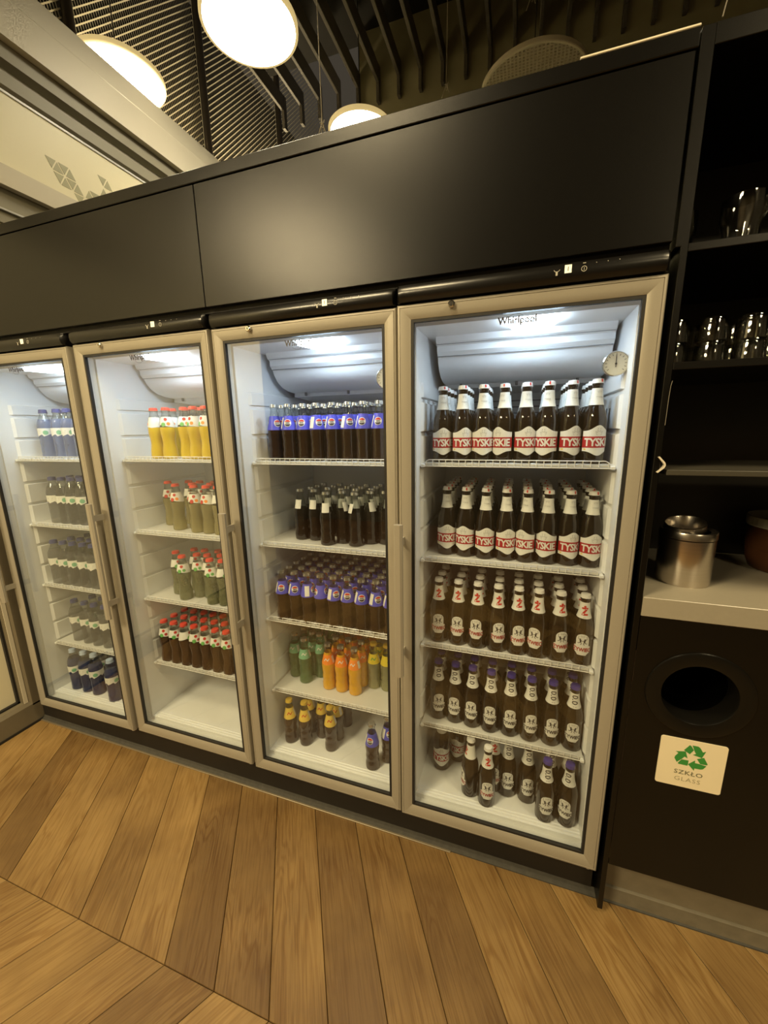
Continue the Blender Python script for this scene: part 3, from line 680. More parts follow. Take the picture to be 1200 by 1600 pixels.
dg = MB(); text_flat(dg, text2d('1', .009, .01), .400, -.0158, 1.781); ME['digit'] = dg.mesh('digit', INK)
ic = MB()
def ring2(b, x, z, r, w_, y=-.0148, a0=0, a1=360, n=14):
    for k in range(n):
        p, q = math.radians(a0 + (a1 - a0) * k / n), math.radians(a0 + (a1 - a0) * (k + 1) / n)
        b.add([(x + (r - w_) * math.cos(p), y, z + (r - w_) * math.sin(p)), (x + r * math.cos(p), y, z + r * math.sin(p)), (x + r * math.cos(q), y, z + r * math.sin(q)), (x + (r - w_) * math.cos(q), y, z + (r - w_) * math.sin(q))], [(0, 1, 2, 3)])
ring2(ic, .432, 1.7775, .0058, .0011); ic.box(.4315, .4325, -.0149, -.0145, 1.7745, 1.7805)
IG = mat('icon_grey', (.45, .43, .36), .5); ME['power_symbol'] = ic.mesh('power_symbol', IG); ic = MB()
ring2(ic, .377, 1.784, .0070, .0012, a0=200, a1=340, n=8); ic.box(.3750, .3790, -.0149, -.0145, 1.770, 1.7785)
ME['spanner_symbol'] = ic.mesh('spanner_symbol', IG); ic = MB()
ic.box(.4290, .4350, -.0149, -.0145, 1.7880, 1.7895)
for k in (0, 1, 2): ic.box(.455 + k * .022, .4565 + k * .022, -.0149, -.0145, 1.786, 1.7875)
ME['icons'] = ic.mesh('indicator_marks', IG)
# body: dark shell, white liner
sh = MB(); sh.box(.003, .008, .048, .62, .15, 1.80).box(.5905, .5955, .048, .62, .15, 1.80).box(.008, .5905, .615, .62, .15, 1.80).box(.008, .5905, .048, .62, 1.795, 1.80).box(.008, .5905, .048, .62, .15, .155)
ME['shell'] = sh.mesh('shell', BODY)
XI0, XI1, YI0, YI1, ZI1 = .040, .5585, .050, .520, 1.708
ln = MB(); ln.box(.008, XI0, .048, .60, .155, 1.795).box(XI1, .5905, .048, .60, .155, 1.795).box(XI0, XI1, YI1, .60, .155, 1.795).box(XI0, XI1, .048, YI1, ZI1, 1.795).box(XI0, XI1, .048, YI1, .155, LF)
for k in range(3): ln.cbox(XI0, XI1, .052 + .011 * k, .059 + .011 * k, LF - .001, LF + .003, .0015)
ME['liner'] = ln.mesh('liner', LINER)
levels = []; RIBM = {}
k = 0
for k in range(0, 12): levels.append(.449 + .0977 * k)
for k_, z0 in enumerate(levels):
    z1 = z0 + (.0925 if k_ < 11 else .050)
    RIBM.setdefault(k_, [])
    for xa, xb, sg in ((XI0 - .001, XI0 + .007, 1), (XI1 + .001, XI1 - .007, -1)):
        # rib pad: proud block with bevelled front end
        vs = [(xa, .100, z0 + .006), (xb, .112, z0 + .008), (xb, .508, z0 + .008), (xa, .515, z0 + .004), (xa, .100, z1), (xb, .112, z1 - .003), (xb, .508, z1 - .003), (xa, .515, z1)]
        RIBM[k_].append(MB().add(vs, [(0, 1, 5, 4), (1, 2, 6, 5), (2, 3, 7, 6), (0, 3, 2, 1), (4, 5, 6, 7)]).mesh('rib_pad', LINER))
EP = [(.185, ZI1), (.190, 1.692), (.205, 1.684), (.205, 1.668), (.212, 1.660), (.222, 1.652), (.226, 1.640), (.245, 1.618), (.275, 1.600), (.315, 1.590), (.360, 1.586), (.360, 1.572), (.515, 1.560), (.515, ZI1)]
ev = MB(); ev.extrude(EP, XI0 + .026, XI1 - .012, 'x')
ME['evap'] = ev.mesh('evaporator_cover', LINER, True)
el = MB()
for y, z in ((.1985, 1.6885), (.2175, 1.656)): el.box(XI0 + .027, XI1 - .013, y - .002, y + .001, z - .0012, z + .0012)
for xx in (.12, .30, .48): el.lathe([(.0005, -.004), (.004, -.004), (.004, 0)], 10, xx, .196, 1.700, axis='z')
for xx in (.12, .30, .48): el.cbox(xx - .004, xx + .004, .350, .358, 1.574, 1.592, .001)
ME['evap_seams'] = el.mesh('cover_seams', mat('seam_grey', (.22, .22, .23), .5))
vt = MB()
for k in range(7): vt.box(.07, .53, .512, .5195, 1.40 + k * .022, 1.404 + k * .022)
ME['grille'] = vt.mesh('back_grille', mat('seam_grey', (.22, .22, .23), .5))
LGT = MB(); LGT.add([(.265, .050, 1.704), (.405, .050, 1.704), (.385, .150, 1.704), (.285, .150, 1.704), (.270, .055, 1.694), (.400, .055, 1.694), (.378, .143, 1.694), (.292, .143, 1.694)], [(4, 5, 6, 7), (0, 1, 5, 4), (1, 2, 6, 5), (2, 3, 7, 6), (3, 0, 4, 7)])
ME['light'] = LGT.mesh('interior_light', LED)
sp = MB(); sp.cbox(.0475, .5515, .0935, .505, -.0075, 0, .001)
ME['shelf_plate'] = sp.mesh('shelf', SHELFM)
rl = MB()
rl.tube([(.060, .092, -.011), (.060, .090, .005), (.068, .090, .009), (.531, .090, .009), (.539, .090, .005), (.539, .092, -.011)], .0014, 5)
rl.tube([(.052, .092, -.010), (.547, .092, -.010)], .0018, 5)
for k in range(24): xx = .0795 + k * .0190; rl.tube([(xx, .0895, .009), (xx, .0905, -.010)], .0011, 4)
for xx in (.050, .549): rl.cbox(xx - .006, xx + .006, .086, .110, -.013, -.003, .002)
ME['rail'] = rl.mesh('wire_rail', WIRE)
vs_ = MB()
for k in range(4): vs_.cbox(XI1 - .0085, XI1 - .0065, .205 + k * .040, .217 + k * .040, 1.425, 1.488, .0008)
ME['slots'] = vs_.mesh('vent_slots', mat('slot_grey', (.16, .16, .17), .6))

FR = [dict(n='beer', x=0.0, y=0.0, th=0, z=0, lab='rightmost glass-door fridge, filled with labelled beer bottles'),
      dict(n='cola', x=-.6008, y=.007, th=-.0014, z=-.0017, lab='second glass-door fridge from the right, with blue-labelled cola bottles'),
      dict(n='juice', x=-1.2138, y=.0083, th=.0008, z=.0012, lab='glass-door fridge with orange juice bottles and an empty floor'),
      dict(n='water', x=-1.8363, y=-.006, th=.0144, z=-.002, lab='leftmost glass-door fridge, holding clear water bottles')]
for F in FR:
    t = thing('display_fridge', F['lab'], 'fridge', (F['x'], F['y'], F['z']), F['th'], 'four glass-door display fridges in a row')
    F['o'] = t
    bd = part('body', ME['shell'], t, label='dark outer casing')
    part('liner', ME['liner'], bd, label='white inner liner'); [part('rib_pad', q, bd, label='moulded white rib on the side wall') for r9 in RIBM.values() for q in r9]; part('back_grille', ME['grille'], bd)
    if F['n'] == 'beer': part('vent_slots', ME['slots'], bd, label='four dark upright slots')
    e = part('evaporator_cover', ME['evap'], t, label='rounded white cooling unit cover'); part('cover_seams', ME['evap_seams'], e)
    part('interior_light', ME['light'], t, label='glowing cool white ceiling light')
    hh = part('header', ME['header'], t, label='glossy black rounded control strip'); part('display', ME['display'], hh, label='small lit number display'); part('digit', ME['digit'], hh); part('indicator_marks', ME['icons'], hh, kind='stuff'); part('power_symbol', ME['power_symbol'], hh, label='small grey power symbol'); part('spanner_symbol', ME['spanner_symbol'], hh, label='small grey tool symbol')
    d = part('door', ME['left'], t, label='champagne-coloured framed glass door')
    for sd in ('right', 'bottom', 'top'): part('frame_rail', ME[sd], d)
    part('gasket', ME['gasket'], d, label='black rubber gasket'); part('door_seal', ME['spacer'], d); part('glass_pane', ME['glass'], d); part('handle', ME['handle'], d, label='long upright bar handle')
    part('lock', ME['lock'], d, label='round chrome lock'); part('keyhole', ME['keyhole'], d); part('logo_lettering', ME['logo'], d, label='dark maker lettering on the glass'); part('hinge_foot', ME['hinge'], d)
    for z in SH:
        s1 = part('shelf', ME['shelf_plate'], t, (0, 0, z)); part('wire_rail', ME['rail'], s1, label='white wire front rail')
for F, lab in ((FR[0], 'round dial thermometer hanging inside the beer fridge'), (FR[1], 'round dial thermometer inside the cola fridge, half hidden by the door frame')):
    t = thing('thermometer', lab, 'thermometer', (F['x'] + .5335, F['y'] + .10, 1.590), 0)
    part('bezel', MB().lathe([(.0005, .008), (.0285, .008), (.0300, .004), (.0300, -.003), (.0280, -.005), (.0270, -.003)], 28, axis='y').mesh('bezel', METAL, True), t, label='chrome rim')
    part('face', MB().lathe([(.0005, -.002), (.0275, -.002)], 28, axis='y').mesh('face', mat('dial_cream', (.72, .70, .60), .5)), t, label='cream dial')
    b = MB()
    for k in range(13):
        a = math.radians(-40 + k * 260 / 12); ca, sa = math.cos(a), math.sin(a)
        b.add([(.0195 * ca - .0006 * sa, -.0026, .0195 * sa + .0006 * ca), (.0240 * ca - .0006 * sa, -.0026, .0240 * sa + .0006 * ca), (.0240 * ca + .0006 * sa, -.0026, .0240 * sa - .0006 * ca), (.0195 * ca + .0006 * sa, -.0026, .0195 * sa - .0006 * ca)], [(0, 1, 2, 3)])
    part('scale_marks', b.mesh('scale_marks', INK), t)
    part('needle', MB().box(-.0008, .0008, -.0034, -.0028, -.008, .0195).lathe([(.0005, -.004), (.0025, -.004), (.0025, -.0028)], 10, axis='y').mesh('needle', INK), t, label='black needle')
    part('hanger', MB().cbox(.010, .0225, .002, .012, .012, .020, .001).mesh('hanger', CAPW), t)

# plinth under the fridges
pl = struct('trim_1', MB().box(-1.945, .603, .055, .075, .012, .150).mesh('trim_1', BLACK2))
part('dust_strip', MB().extrude([(.040, 0), (.040, .004), (.050, .011), (.056, .022), (.056, 0)], -1.945, 1.9, 'x').mesh('dust_strip', STRIP), pl, label='dull grey strip along the floor')
part('metal_edge', MB().cbox(-1.945, .165, .034, .041, 0, .005, .001).mesh('metal_edge', mat('edge_metal', (.30, .25, .17), .4, metal=.6)), pl, label='thin metal edging')

# ---------------------------------------------------------------- right-hand unit
ru = thing('black_shelving_unit', 'tall black open shelving unit to the right of the fridges', 'shelving', (.6, 0, 0))
part('upright_panel', MB().cbox(.003, .0255, .0, .55, 1.80, 2.17, .001).cbox(.012, .0255, .0, .55, .02, 1.802, .001).mesh('upright_panel', BLACK), ru, label='black side upright')
part('back_panel', MB().box(.0255, 1.5, .45, .47, 1.027, 2.15).mesh('back_panel', mat('back_black', (.012, .010, .007), .5)), ru)
part('top_board', MB().cbox(.0255, 1.5, -.001, .55, 2.135, 2.17, .001).mesh('top_board', BLACK), ru)
part('upright_panel', MB().cbox(1.47, 1.5, 0, .55, .2, 2.135, .001).mesh('upright_panel2', BLACK), ru)
for z, lab in ((1.789, 'upper black shelf'), (1.558, 'middle black shelf')): part('shelf_board', MB().cbox(.0258, 1.47, 0, .449, z, z + .0155, .001).mesh('shelf_board', BLACK), ru, label=lab)
part('shelf_board', MB().cbox(.040, 1.47, 0, .300, 1.328, 1.340, .001).mesh('shelf_board', mat('charcoal_shelf', (.055, .050, .038), .35)), ru, label='charcoal lower shelf')
wt = tag(obj('worktop', MB().cbox(.6262, 2.1, -.001, .449, .977, 1.027, .0012).mesh('worktop', COUNTER)), 'greige stone worktop slab above the glass recycling hatch', 'worktop')
cb = thing('recycling_cabinet', 'black cabinet front with a round bottle hole under the worktop', 'cabinet', (.6, 0, 0))
b = MB(); cx, cz, rh = .171, .783, .080; N = 40; x0, x1, z0, z1 = .0262, 1.5, .195, .976
# front panel with a real round hole
ringv = [(cx + rh * math.cos(2 * PI * k / N), cz + rh * math.sin(2 * PI * k / N)) for k in range(N)]
def edgept(a):
    dx, dz = math.cos(a), math.sin(a); t = 1e9
    if dx > 1e-9: t = min(t, (.40 - cx) / dx)
    if dx < -1e-9: t = min(t, (x0 - cx) / dx)
    if dz > 1e-9: t = min(t, (z1 - cz) / dz)
    if dz < -1e-9: t = min(t, (.55 - cz) / dz)
    return (cx + dx * t, cz + dz * t)
angs = sorted(set([2 * PI * k / N for k in range(N)] + [math.atan2(q[1] - cz, q[0] - cx) % (2 * PI) for q in ((.40, z1), (x0, z1), (x0, .55), (.40, .55))]))
inner = [(cx + rh * math.cos(a), cz + rh * math.sin(a)) for a in angs]; outer = [edgept(a) for a in angs]; nn = len(angs)
b.add([(p, 0, q) for p, q in inner] + [(p, 0, q) for p, q in outer] + [(p, .018, q) for p, q in inner], [(k, (k + 1) % nn, nn + (k + 1) % nn, nn + k) for k in range(nn)] + [(k, (k + 1) % nn, 2 * nn + (k + 1) % nn, 2 * nn + k) for k in range(nn)])
b.add([(x0, 0, z0), (.40, 0, z0), (.40, 0, .55), (x0, 0, .55)], [(0, 1, 2, 3)]); b.add([(.40, 0, z0), (x1, 0, z0), (x1, 0, z1), (.40, 0, z1)], [(0, 1, 2, 3)]); b.add([(x0, 0, z0), (x1, 0, z0), (x1, .018, z0), (x0, .018, z0)], [(0, 1, 2, 3)])
part('front_panel', b.mesh('front_panel', BLACK), cb, label='black front with a round hole')
part('collar', MB().lathe([(.116, -.0005), (.1145, -.004), (.108, -.0055), (.090, -.0055), (.081, -.003), (.0785, .002), (.0785, .05), (.0805, .05)], 56, cx, 0, cz, axis='y').mesh('collar', mat('collar_black', (.005, .0045, .0035), .30, spec=.3), True), cb, label='black ring collar round the hole')
part('chute', MB().lathe([(.0795, .004), (.0795, .42), (.0005, .42)], 32, cx, 0, cz, axis='y').mesh('chute', mat('chute_black', (.0012, .0012, .0012), .9, spec=0.0)), cb)
part('kickboard', MB().cbox(.026, 1.5, .050, .066, .0, .215, .001).mesh('kickboard', KICK), cb, label='worn greige kickboard')
part('kickboard_skirt', MB().extrude([(.044, 0), (.044, .055), (.050, .060), (.050, 0)], .014, 1.5, 'x').mesh('kickboard_skirt', mat('skirt_grey', (.16, .14, .10), .7, noise=.3, nscale=30)), cb)
# sign
sg = thing('recycling_sign', 'cream square glass recycling sign with green arrows below the round hole', 'sign', (.7775, -.0005, .5835))
b = MB(); hw_, r_ = .0715, .006; pr = []
for qx, qz, a0 in ((hw_ - r_, hw_ - r_, 0), (-hw_ + r_, hw_ - r_, 90), (-hw_ + r_, -hw_ + r_, 180), (hw_ - r_, -hw_ + r_, 270)):
    for k in range(5): a = math.radians(a0 + k * 22.5); pr.append((qx + r_ * math.cos(a), qz + r_ * math.sin(a)))
n = len(pr); b.add([(x, -.0015, z) for x, z in pr] + [(x, 0, z) for x, z in pr], [tuple(range(n)), tuple(range(n, 2 * n))[::-1]] + [(i, (i + 1) % n, n + (i + 1) % n, n + i) for i in range(n)])
part('card', b.mesh('card', SIGNC), sg)
b = MB(); P2 = [[(-.13, 1.0), (.22, 1.0), (.36, .90), (.60, .48), (.80, .60), (.52, .06), (-.06, .08), (.16, .21), (-.02, .52), (-.10, .62)], [(-.24, .93), (-.55, .40), (-.72, .12), (-.26, -.14), (0.0, .38)]]
P2 = [[(-.10, .98), (.25, .98), (.38, .88), (.56, .58), (.74, .68), (.56, .10), (.0, .22), (.18, .34), (.06, .56)], [(-.22, .96), (-.52, .46), (-.14, .22), (.06, .60), (-.12, .90)]]
for k in range(3):
    a = -2 * PI * k / 3; c, s2 = math.cos(a), math.sin(a)
    for poly in P2:
        q = [((x * c - y * s2) * .0385, (x * s2 + y * c) * .0385 + .0215) for x, y in poly]
        mx_, mz_ = sum(p[0] for p in q) / len(q), sum(p[1] for p in q) / len(q); q = [(mx_ + (p[0] - mx_) * .93, mz_ + (p[1] - mz_) * .93) for p in q]
        b.add([(x, -.0018, z) for x, z in q], [tuple(range(len(q)))])
part('recycling_arrows', b.mesh('recycling_arrows', SGREEN), sg, label='green recycling arrows')
b = MB(); text_flat(b, text2d('SZKŁO', .0125, .012, space=1.1), -.002, -.0018, -.0265, sx=1.12); part('lettering', b.mesh('lettering', SINK), sg, label='dark bold lettering')
b = MB(); text_flat(b, text2d('GLASS', .0120, -.008, space=1.1), -.002, -.0018, -.0470, sx=1.10); part('lettering', b.mesh('lettering', mat('sign_ink_pale', (.32, .29, .17), .5)), sg, label='thin grey lettering')
# steel table bin
tb = thing('steel_table_bin', 'brushed steel round bin with an open lid on the worktop', 'bin', (.753, .152, 1.027))
part('barrel', MB().lathe([(.0005, .002), (.058, .002), (.060, 0), (.0615, .003), (.0615, .122), (.0605, .1225)], 48).mesh('barrel', STEEL, True), tb)
part('lid_band', MB().lathe([(.0605, .1245), (.0630, .125), (.0630, .141), (.0615, .1435), (.056, .1435)], 48).mesh('lid_band', STEEL, True), tb, label='polished lid rim')
b = MB(); vs = []
for k in range(40):
    a = 2 * PI * k / 40; up = .010 * (1 + math.sin(a + .5))
    for rr, dz in ((.0475, -.003), (.0465, .006 + up), (.044, .008 + up), (.042, .005 + up), (.042, -.02)):
        vs.append((-.006 + rr * math.cos(a), .008 + rr * math.sin(a) * .96, .142 + dz))
fs = [(k * 5 + j, ((k + 1) % 40) * 5 + j, ((k + 1) % 40) * 5 + j + 1, k * 5 + j + 1) for k in range(40) for j in range(4)]
part('tilted_collar', b.add(vs, fs).mesh('tilted_collar', STEEL, True), tb, label='slanting steel collar')
part('lid_top', MB().lathe([(.0565, .1430), (.0478, .1405)], 40).mesh('lid_top', STEEL, True), tb)
part('inside', MB().lathe([(.0005, .126), (.0465, .126)], 32).mesh('inside', GASKET), tb)
# copper pot
cp = thing('copper_pot', 'coppery brown pot with a pale rim at the right edge of the worktop', 'pot', (1.058, .320, 1.027))
COP = mat('copper_brown', (.085, .032, .012), .42, metal=.3, noise=.25, nscale=18)
part('bowl', MB().lathe([(.0005, .004), (.066, .004), (.076, .001), (.082, .006), (.090, .030), (.0935, .060), (.0925, .061), (.0945, .066), (.0955, .128), (.092, .130), (.090, .128), (.086, .03)], 40).mesh('bowl', COP, True), cp)
part('pale_rim', MB().lathe([(.0885, .124), (.0985, .127), (.1000, .131), (.1000, .153), (.0980, .155), (.0955, .153), (.0940, .130)], 40).mesh('pale_rim', mat('stone_grey', (.30, .29, .24), .6)), cp, label='pale grey rim')
# tumblers
TP = [(.0005, .0), (.0235, .0), (.0248, .003), (.0262, .020), (.0280, .047), (.0268, .047), (.0250, .020), (.0230, .006), (.0005, .006)]
def tumbler(name, prof, x, y, z, lab, group, flip=False, n=32):
    p = [(r, z_) for r, z_ in prof]
    if flip: h = max(q[1] for q in p); p = [(r, h - z_) for r, z_ in p][::-1]
    key = (name, flip)
    if key not in ME: ME[key] = MB().lathe(p, n, flute=.035).mesh(name, TUMBG, True)
    o = obj(name, ME[key], None, (x, y, z)); return tag(o, lab, 'glass', group)
ordn = ['leftmost', 'second', 'third', 'fourth', 'fifth', 'sixth', 'seventh', 'eighth', 'ninth', 'tenth', 'eleventh']
def pos(i, n): 
    if n == 1: return ''
    if i == 0: return 'leftmost'
    if i == n - 1: return 'rightmost'
    return ordn[i] + ' from left'
TP = [(.0005, .0), (.0250, .0), (.0268, .003), (.0285, .010), (.0300, .050), (.0290, .050), (.0272, .012), (.0250, .007), (.0005, .006)]
for i in range(5):
    for tier, fl_ in (('lower', True), ('upper', True)):
        for rw, yy in (('front row', .09), ('back row', .165)):
            tumbler('tumbler', TP, .645 + .0735 * i, yy, 1.5735 + (.0505 if tier == 'upper' else 0), '%s upturned tumbler of the %s stacks on the middle black shelf, %s' % (tier, rw, pos(i, 5)), 'stacked tumblers on the middle shelf', fl_)
MUG = [(.0005, .0), (.036, .0), (.040, .004), (.038, .012), (.034, .05), (.034, .060), (.042, .085), (.042, .125), (.0405, .125), (.0400, .086), (.032, .060), (.032, .014), (.0005, .010)]
for i, (x, y) in enumerate([(.655, .20), (.765, .15), (.865, .15), (.965, .15)]):
    tumbler('beer_glass', MUG, x, y, 1.8048, 'tall faceted beer glass on the upper black shelf, %s' % pos(i, 4), 'beer glasses on the upper shelf', False, 24)
# hook and cord on the upright
hk = MB(); hk.extrude([(-.003, .017), (.009, .003), (.0105, -.001), (.009, -.005), (-.003, -.017), (-.0005, -.0185), (.0115, -.007), (.0135, -.001), (.012, .005), (0, .0185)], -.004, .006, 'y')
tag(obj('plastic_hook', hk.mesh('plastic_hook', mat('hook_white', (.70, .64, .52), .35)), None, (.6215, -.002, 1.352)), 'small pale angled hook at the left end of the charcoal shelf', 'hook')
tag(obj('thin_rod', MB().tube([(.6275, -.002, 1.535), (.6255, -.003, 1.525), (.6245, -.003, 1.50), (.6240, -.003, 1.44)], .0006, 5).mesh('thin_rod', mat('rod_grey', (.22, .20, .16), .4))), 'very thin pale bent wire on the black upright', 'wire')

# ---------------------------------------------------------------- bottles
PR = {}
SHN = ['top shelf', 'second shelf', 'third shelf', 'fourth shelf', 'floor']
def protos():
    PR['ty'] = (tyskie(), 'red-banded lager bottle', 'red-banded lager bottles')
    PR['zr'] = (zywiec(False), 'red-lettered pilsner bottle', 'red-lettered pilsner bottles')
    PR['zb'] = (zywiec(True), 'blue-capped beer bottle', 'blue-capped alcohol-free beer bottles')
    PR['pe'] = (pepsi(), 'blue-labelled cola bottle', 'blue-labelled cola bottles')
    PR['dc'] = (dark_cola(), 'black cola bottle', 'black cola bottles with small white labels')
    PR['gr'] = (soda('green_soda_bottle', F_GREEN, TEALL, CAPS), 'green soda bottle', 'green soda bottles')
    PR['or'] = (soda('orange_soda_bottle', F_ORNG, ORNG, CAPS, fz=.150), 'orange soda bottle', 'orange soda bottles')
    PR['yl'] = (soda('tonic_bottle', F_TONIC, YLW, CAPY, ink=GRNL), 'yellow-labelled tonic bottle', 'yellow-labelled tonic bottles')
    PR['te'] = (soda('iced_tea_bottle', F_TEA, GOLD, CAPY, lz=(.112, .156), fz=.12, ink=REDB), 'yellow-collared iced tea bottle', 'iced tea bottles')
    PR['jo'] = (juice('orange_juice_bottle', F_JUICE, .124, GRNL, ORNG), 'orange juice bottle', 'orange juice bottles')
    PR['ja'] = (juice('apple_juice_bottle', F_APPLE, .128, REDB, ORNG), 'pale juice bottle', 'pale juice bottles')
    PR['jg'] = (juice('grey_juice_bottle', F_GREY, .128, GRNL, GRNL), 'grey-green juice bottle', 'grey-green juice bottles')
    PR['jc'] = (juice('blackcurrant_juice_bottle', F_CURR, .118, GRNL, REDL), 'dark juice bottle', 'dark juice bottles')
    PR['wb'] = (water('blue_water_bottle', F_WATB, CAPN), 'bluish water bottle', 'bluish water bottles')
    PR['wg'] = (water('clear_water_bottle', F_WATG, CAPN), 'clear water bottle', 'clear water bottles')
    PR['wn'] = (water('navy_water_bottle', F_NAVY, CAPL), 'dark blue water bottle', 'dark blue water bottles')
protos()
USED = set(); COUNT = {}
ROWN = ['front row', 'second row', 'third row', 'fourth row', 'fifth row', 'sixth row']
CAMP = Vector((.3147, -1.0545))
def shelf_of(kind, fr, si, rows, angs=None, jit=.10):
    """rows: list of lists of (x, y) from the front row backwards; every bottle is a thing of its own"""
    z = (SH + [LF])[si] + .0003 + FR[fr]['z']
    if si == 4: z += .0005
    proto, nm, grp = PR[kind]
    for ri, row in enumerate(rows):
        row = sorted(row)
        for i, (x, y) in enumerate(row):
            if kind in USED: o = copy_tree(proto)
            else: o = proto; USED.add(kind)
            face = math.atan2(x - CAMP.x, y - CAMP.y)      # turn the label towards the aisle
            a = (angs[i] if angs and ri == 0 and i < len(angs) else random.uniform(-.5, .5))
            if kind in ('zr', 'zb') and not (angs and ri == 0): a *= .7
            o.location = (x, y, z); o.rotation_euler = (0, 0, -face * .75 + a)
            r0 = COUNT.get((kind, fr, si), 0)
            p = pos(i, len(row))
            where = ('%s of %s fridge' % (SHN[si], FR[fr]['n'])) if True else ''
            lab = '%s, %s, %s%s' % (nm, where, ROWN[ri + r0], (', ' + p) if p else '')
            tag(o, lab, 'bottle', '%s on the %s of the %s fridge' % (grp, SHN[si], FR[fr]['n']))
    COUNT[(kind, fr, si)] = COUNT.get((kind, fr, si), 0) + len(rows)
def grid(front, n, dy, sx=0.0, j=.0015):
    rows = [front]
    for k in range(1, n): rows.append([(x + sx * k + random.uniform(-j, j), y + dy * k + random.uniform(-j, j)) for x, y in front])
    return rows
# beer fridge
f1 = list(zip([.100, .158, .216, .2735, .331, .3885, .446, .5035], [.133, .130, .132, .136, .134, .132, .137, .131]))
shelf_of('ty', 0, 0, grid(f1, 4, .0595), [.12, .36, .10, -.52, .34, -.32, .52, .42])
f2 = list(zip([.112, .172, .232, .292, .351, .408, .466, .524], [.163, .157, .151, .151, .152, .151, .156, .155]))
shelf_of('ty', 0, 1, grid(f2, 5, .060), [.10, -.22, .18, .34, -.50, -.30, .48, .40])
f3 = list(zip([.095, .158, .219, .281, .341, .398, .458, .5225], [.134, .133, .131, .128, .128, .126, .126, .128]))
shelf_of('zr', 0, 2, grid(f3, 4, .060), [.0, -.05, -.10, .22, .18, -.28, .38, .05])
f4 = list(zip([.094, .153, .211, .271, .333, .395, .458, .520], [.148, .146, .142, .137, .139, .136, .138, .136]))
shelf_of('zb', 0, 3, grid(f4, 3, .060), [.15, -.1, -.1, .0, .1, .2, .2, .1])
shelf_of('ty', 0, 4, [[(.102, .187), (.155, .243)]], [.05, -.3])
shelf_of('zr', 0, 4, [[(.215, .110), (.273, .089)], [(.292, .155)]], [-1.25, .1])
shelf_of('zb', 0, 4, [[(.337, .149), (.400, .144), (.455, .0925), (.520, .097)], [(.470, .158), (.5245, .160)]], [.1, .2, .2, -.25])
# cola fridge
g1 = [(-.484, .140), (-.430, .140), (-.378, .150), (-.326, .146), (-.268, .146), (-.214, .152), (-.160, .148), (-.106, .150)]
shelf_of('pe', 1, 0, grid(g1, 4, .054, 0, .003), [-1.7, 0, -.2, .55, 0, .4, -.1, -.1])
shelf_of('dc', 1, 1, [[(-.434, .193), (-.379, .197), (-.308, .151), (-.262, .186), (-.206, .164), (-.165, .205), (-.113, .215)]] + grid([(-.42, .250), (-.350, .252), (-.290, .243), (-.235, .245), (-.180, .262), (-.120, .272)], 3, .054), [-.5, -.3, -.1, .9, -1, .6, .9])
g3 = [(-.490 + .0528 * i, .121 + .002 * (i % 2)) for i in range(9)]
shelf_of('pe', 1, 2, grid(g3, 6, .0535), [-.1, .05, 1.25, -1.05, .5, 0, .1, .45, 0])
shelf_of('gr', 1, 3, [[(-.512, .208), (-.452, .182), (-.410, .234)], [(-.500, .264), (-.446, .240)], [(-.495, .320), (-.440, .298), (-.412, .352)], [(-.49, .376), (-.43, .408)]])
shelf_of('or', 1, 3, [[(-.344, .175), (-.289, .175), (-.232, .173)], [(-.336, .230), (-.281, .230), (-.226, .228)], [(-.338, .286), (-.283, .286), (-.228, .284)], [(-.338, .342), (-.283, .342), (-.228, .340)]], [-.2, 0, -.35])
shelf_of('yl', 1, 3, [[(-.176, .232), (-.122, .232), (-.0685, .226)], [(-.174, .288), (-.120, .288)]], [0, .6, 0])
shelf_of('te', 1, 4, [[(-.506, .128), (-.441, .134), (-.330, .139)], [(-.455, .198), (-.395, .190), (-.328, .197)], [(-.385, .262), (-.325, .275)]], [.1, 0, 0])
shelf_of('pe', 1, 4, [[(-.143, .106), (-.0975, .155)]], [-.3, .4])
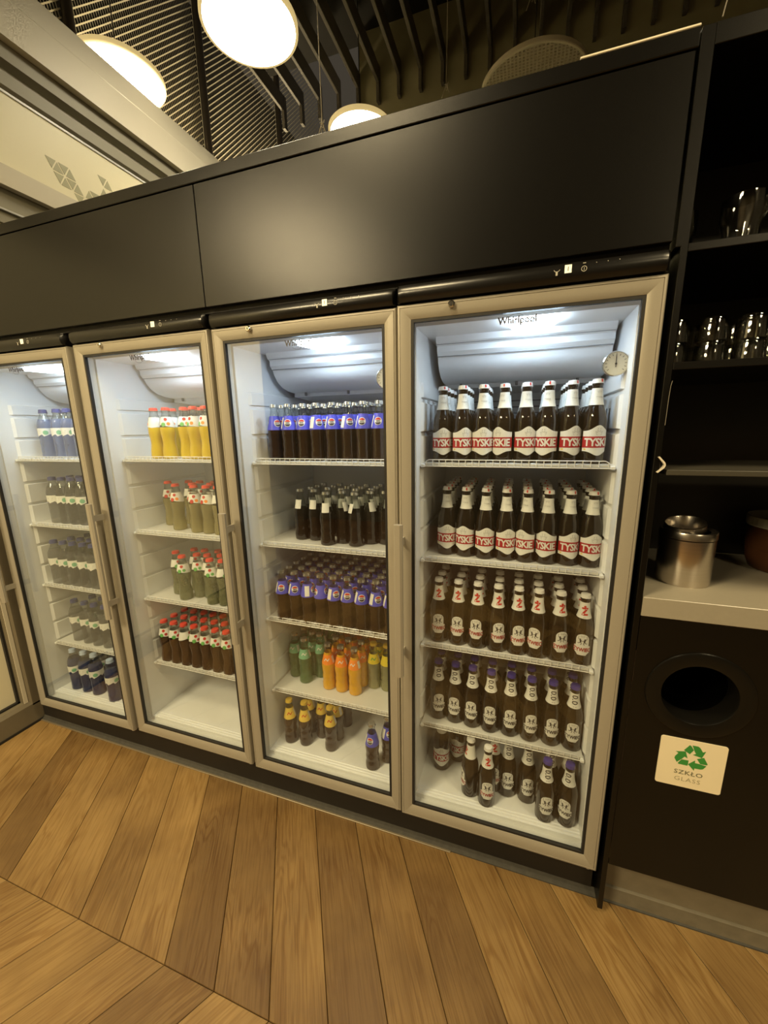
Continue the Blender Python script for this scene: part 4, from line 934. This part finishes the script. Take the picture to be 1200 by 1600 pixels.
# juice fridge
shelf_of('jo', 2, 0, [[(-1.018, .135), (-.958, .135), (-.886, .150), (-.826, .134), (-.766, .128), (-.708, .130)], [(-.985, .192), (-.918, .195), (-.858, .200), (-.80, .195)]], [-1.6, 0, .1, -.6, -.7, 0])
shelf_of('ja', 2, 1, [[(-1.000, .175), (-.893, .161), (-.833, .161), (-.775, .158)], [(-1.105, .236), (-.950, .212), (-.865, .220), (-.800, .218)], [(-1.03, .275), (-.97, .275), (-.90, .280), (-.83, .280)]], [-.2, 0, -.4, .5])
shelf_of('jg', 2, 2, [[(-.984, .146), (-.838, .143), (-.782, .147)], [(-1.058, .186), (-.942, .184), (-.893, .190), (-.835, .202)], [(-1.01, .24), (-.955, .242), (-.888, .248), (-.83, .260)]], [-.1, 0, .8])
g4 = [(-1.118 + .0555 * i, .131) for i in range(8)]
shelf_of('jc', 2, 3, grid(g4, 5, .0575, .0), [-.1, .3, 1.2, .3, 0, 0, 0, 0])
# water fridge
shelf_of('wb', 3, 0, [[(-1.705, .172), (-1.617, .172), (-1.553, .172), (-1.488, .172)], [(-1.675, .236), (-1.60, .236)]], [-.1, -.1, .2, .5])
shelf_of('wg', 3, 1, [[(-1.682, .142), (-1.620, .142), (-1.558, .142), (-1.495, .142)], [(-1.66, .205), (-1.598, .205), (-1.535, .205)], [(-1.64, .268), (-1.578, .268)]])
shelf_of('wg', 3, 2, [[(-1.722, .122), (-1.658, .122), (-1.594, .122), (-1.530, .122), (-1.468, .122)], [(-1.70, .186), (-1.636, .186), (-1.572, .186), (-1.508, .186)], [(-1.68, .25), (-1.615, .25), (-1.55, .25)]])
shelf_of('wg', 3, 3, [[(-1.695, .143), (-1.620, .140), (-1.552, .137), (-1.484, .137)], [(-1.66, .206), (-1.59, .204), (-1.525, .202)]])
shelf_of('wn', 3, 4, [[(-1.716, .106), (-1.642, .107), (-1.572, .106), (-1.448, .094)], [(-1.530, .160), (-1.455, .170)]])
shelf_of('wg', 3, 4, [[(-1.70, .175), (-1.632, .178)], [(-1.69, .245), (-1.62, .245)]])
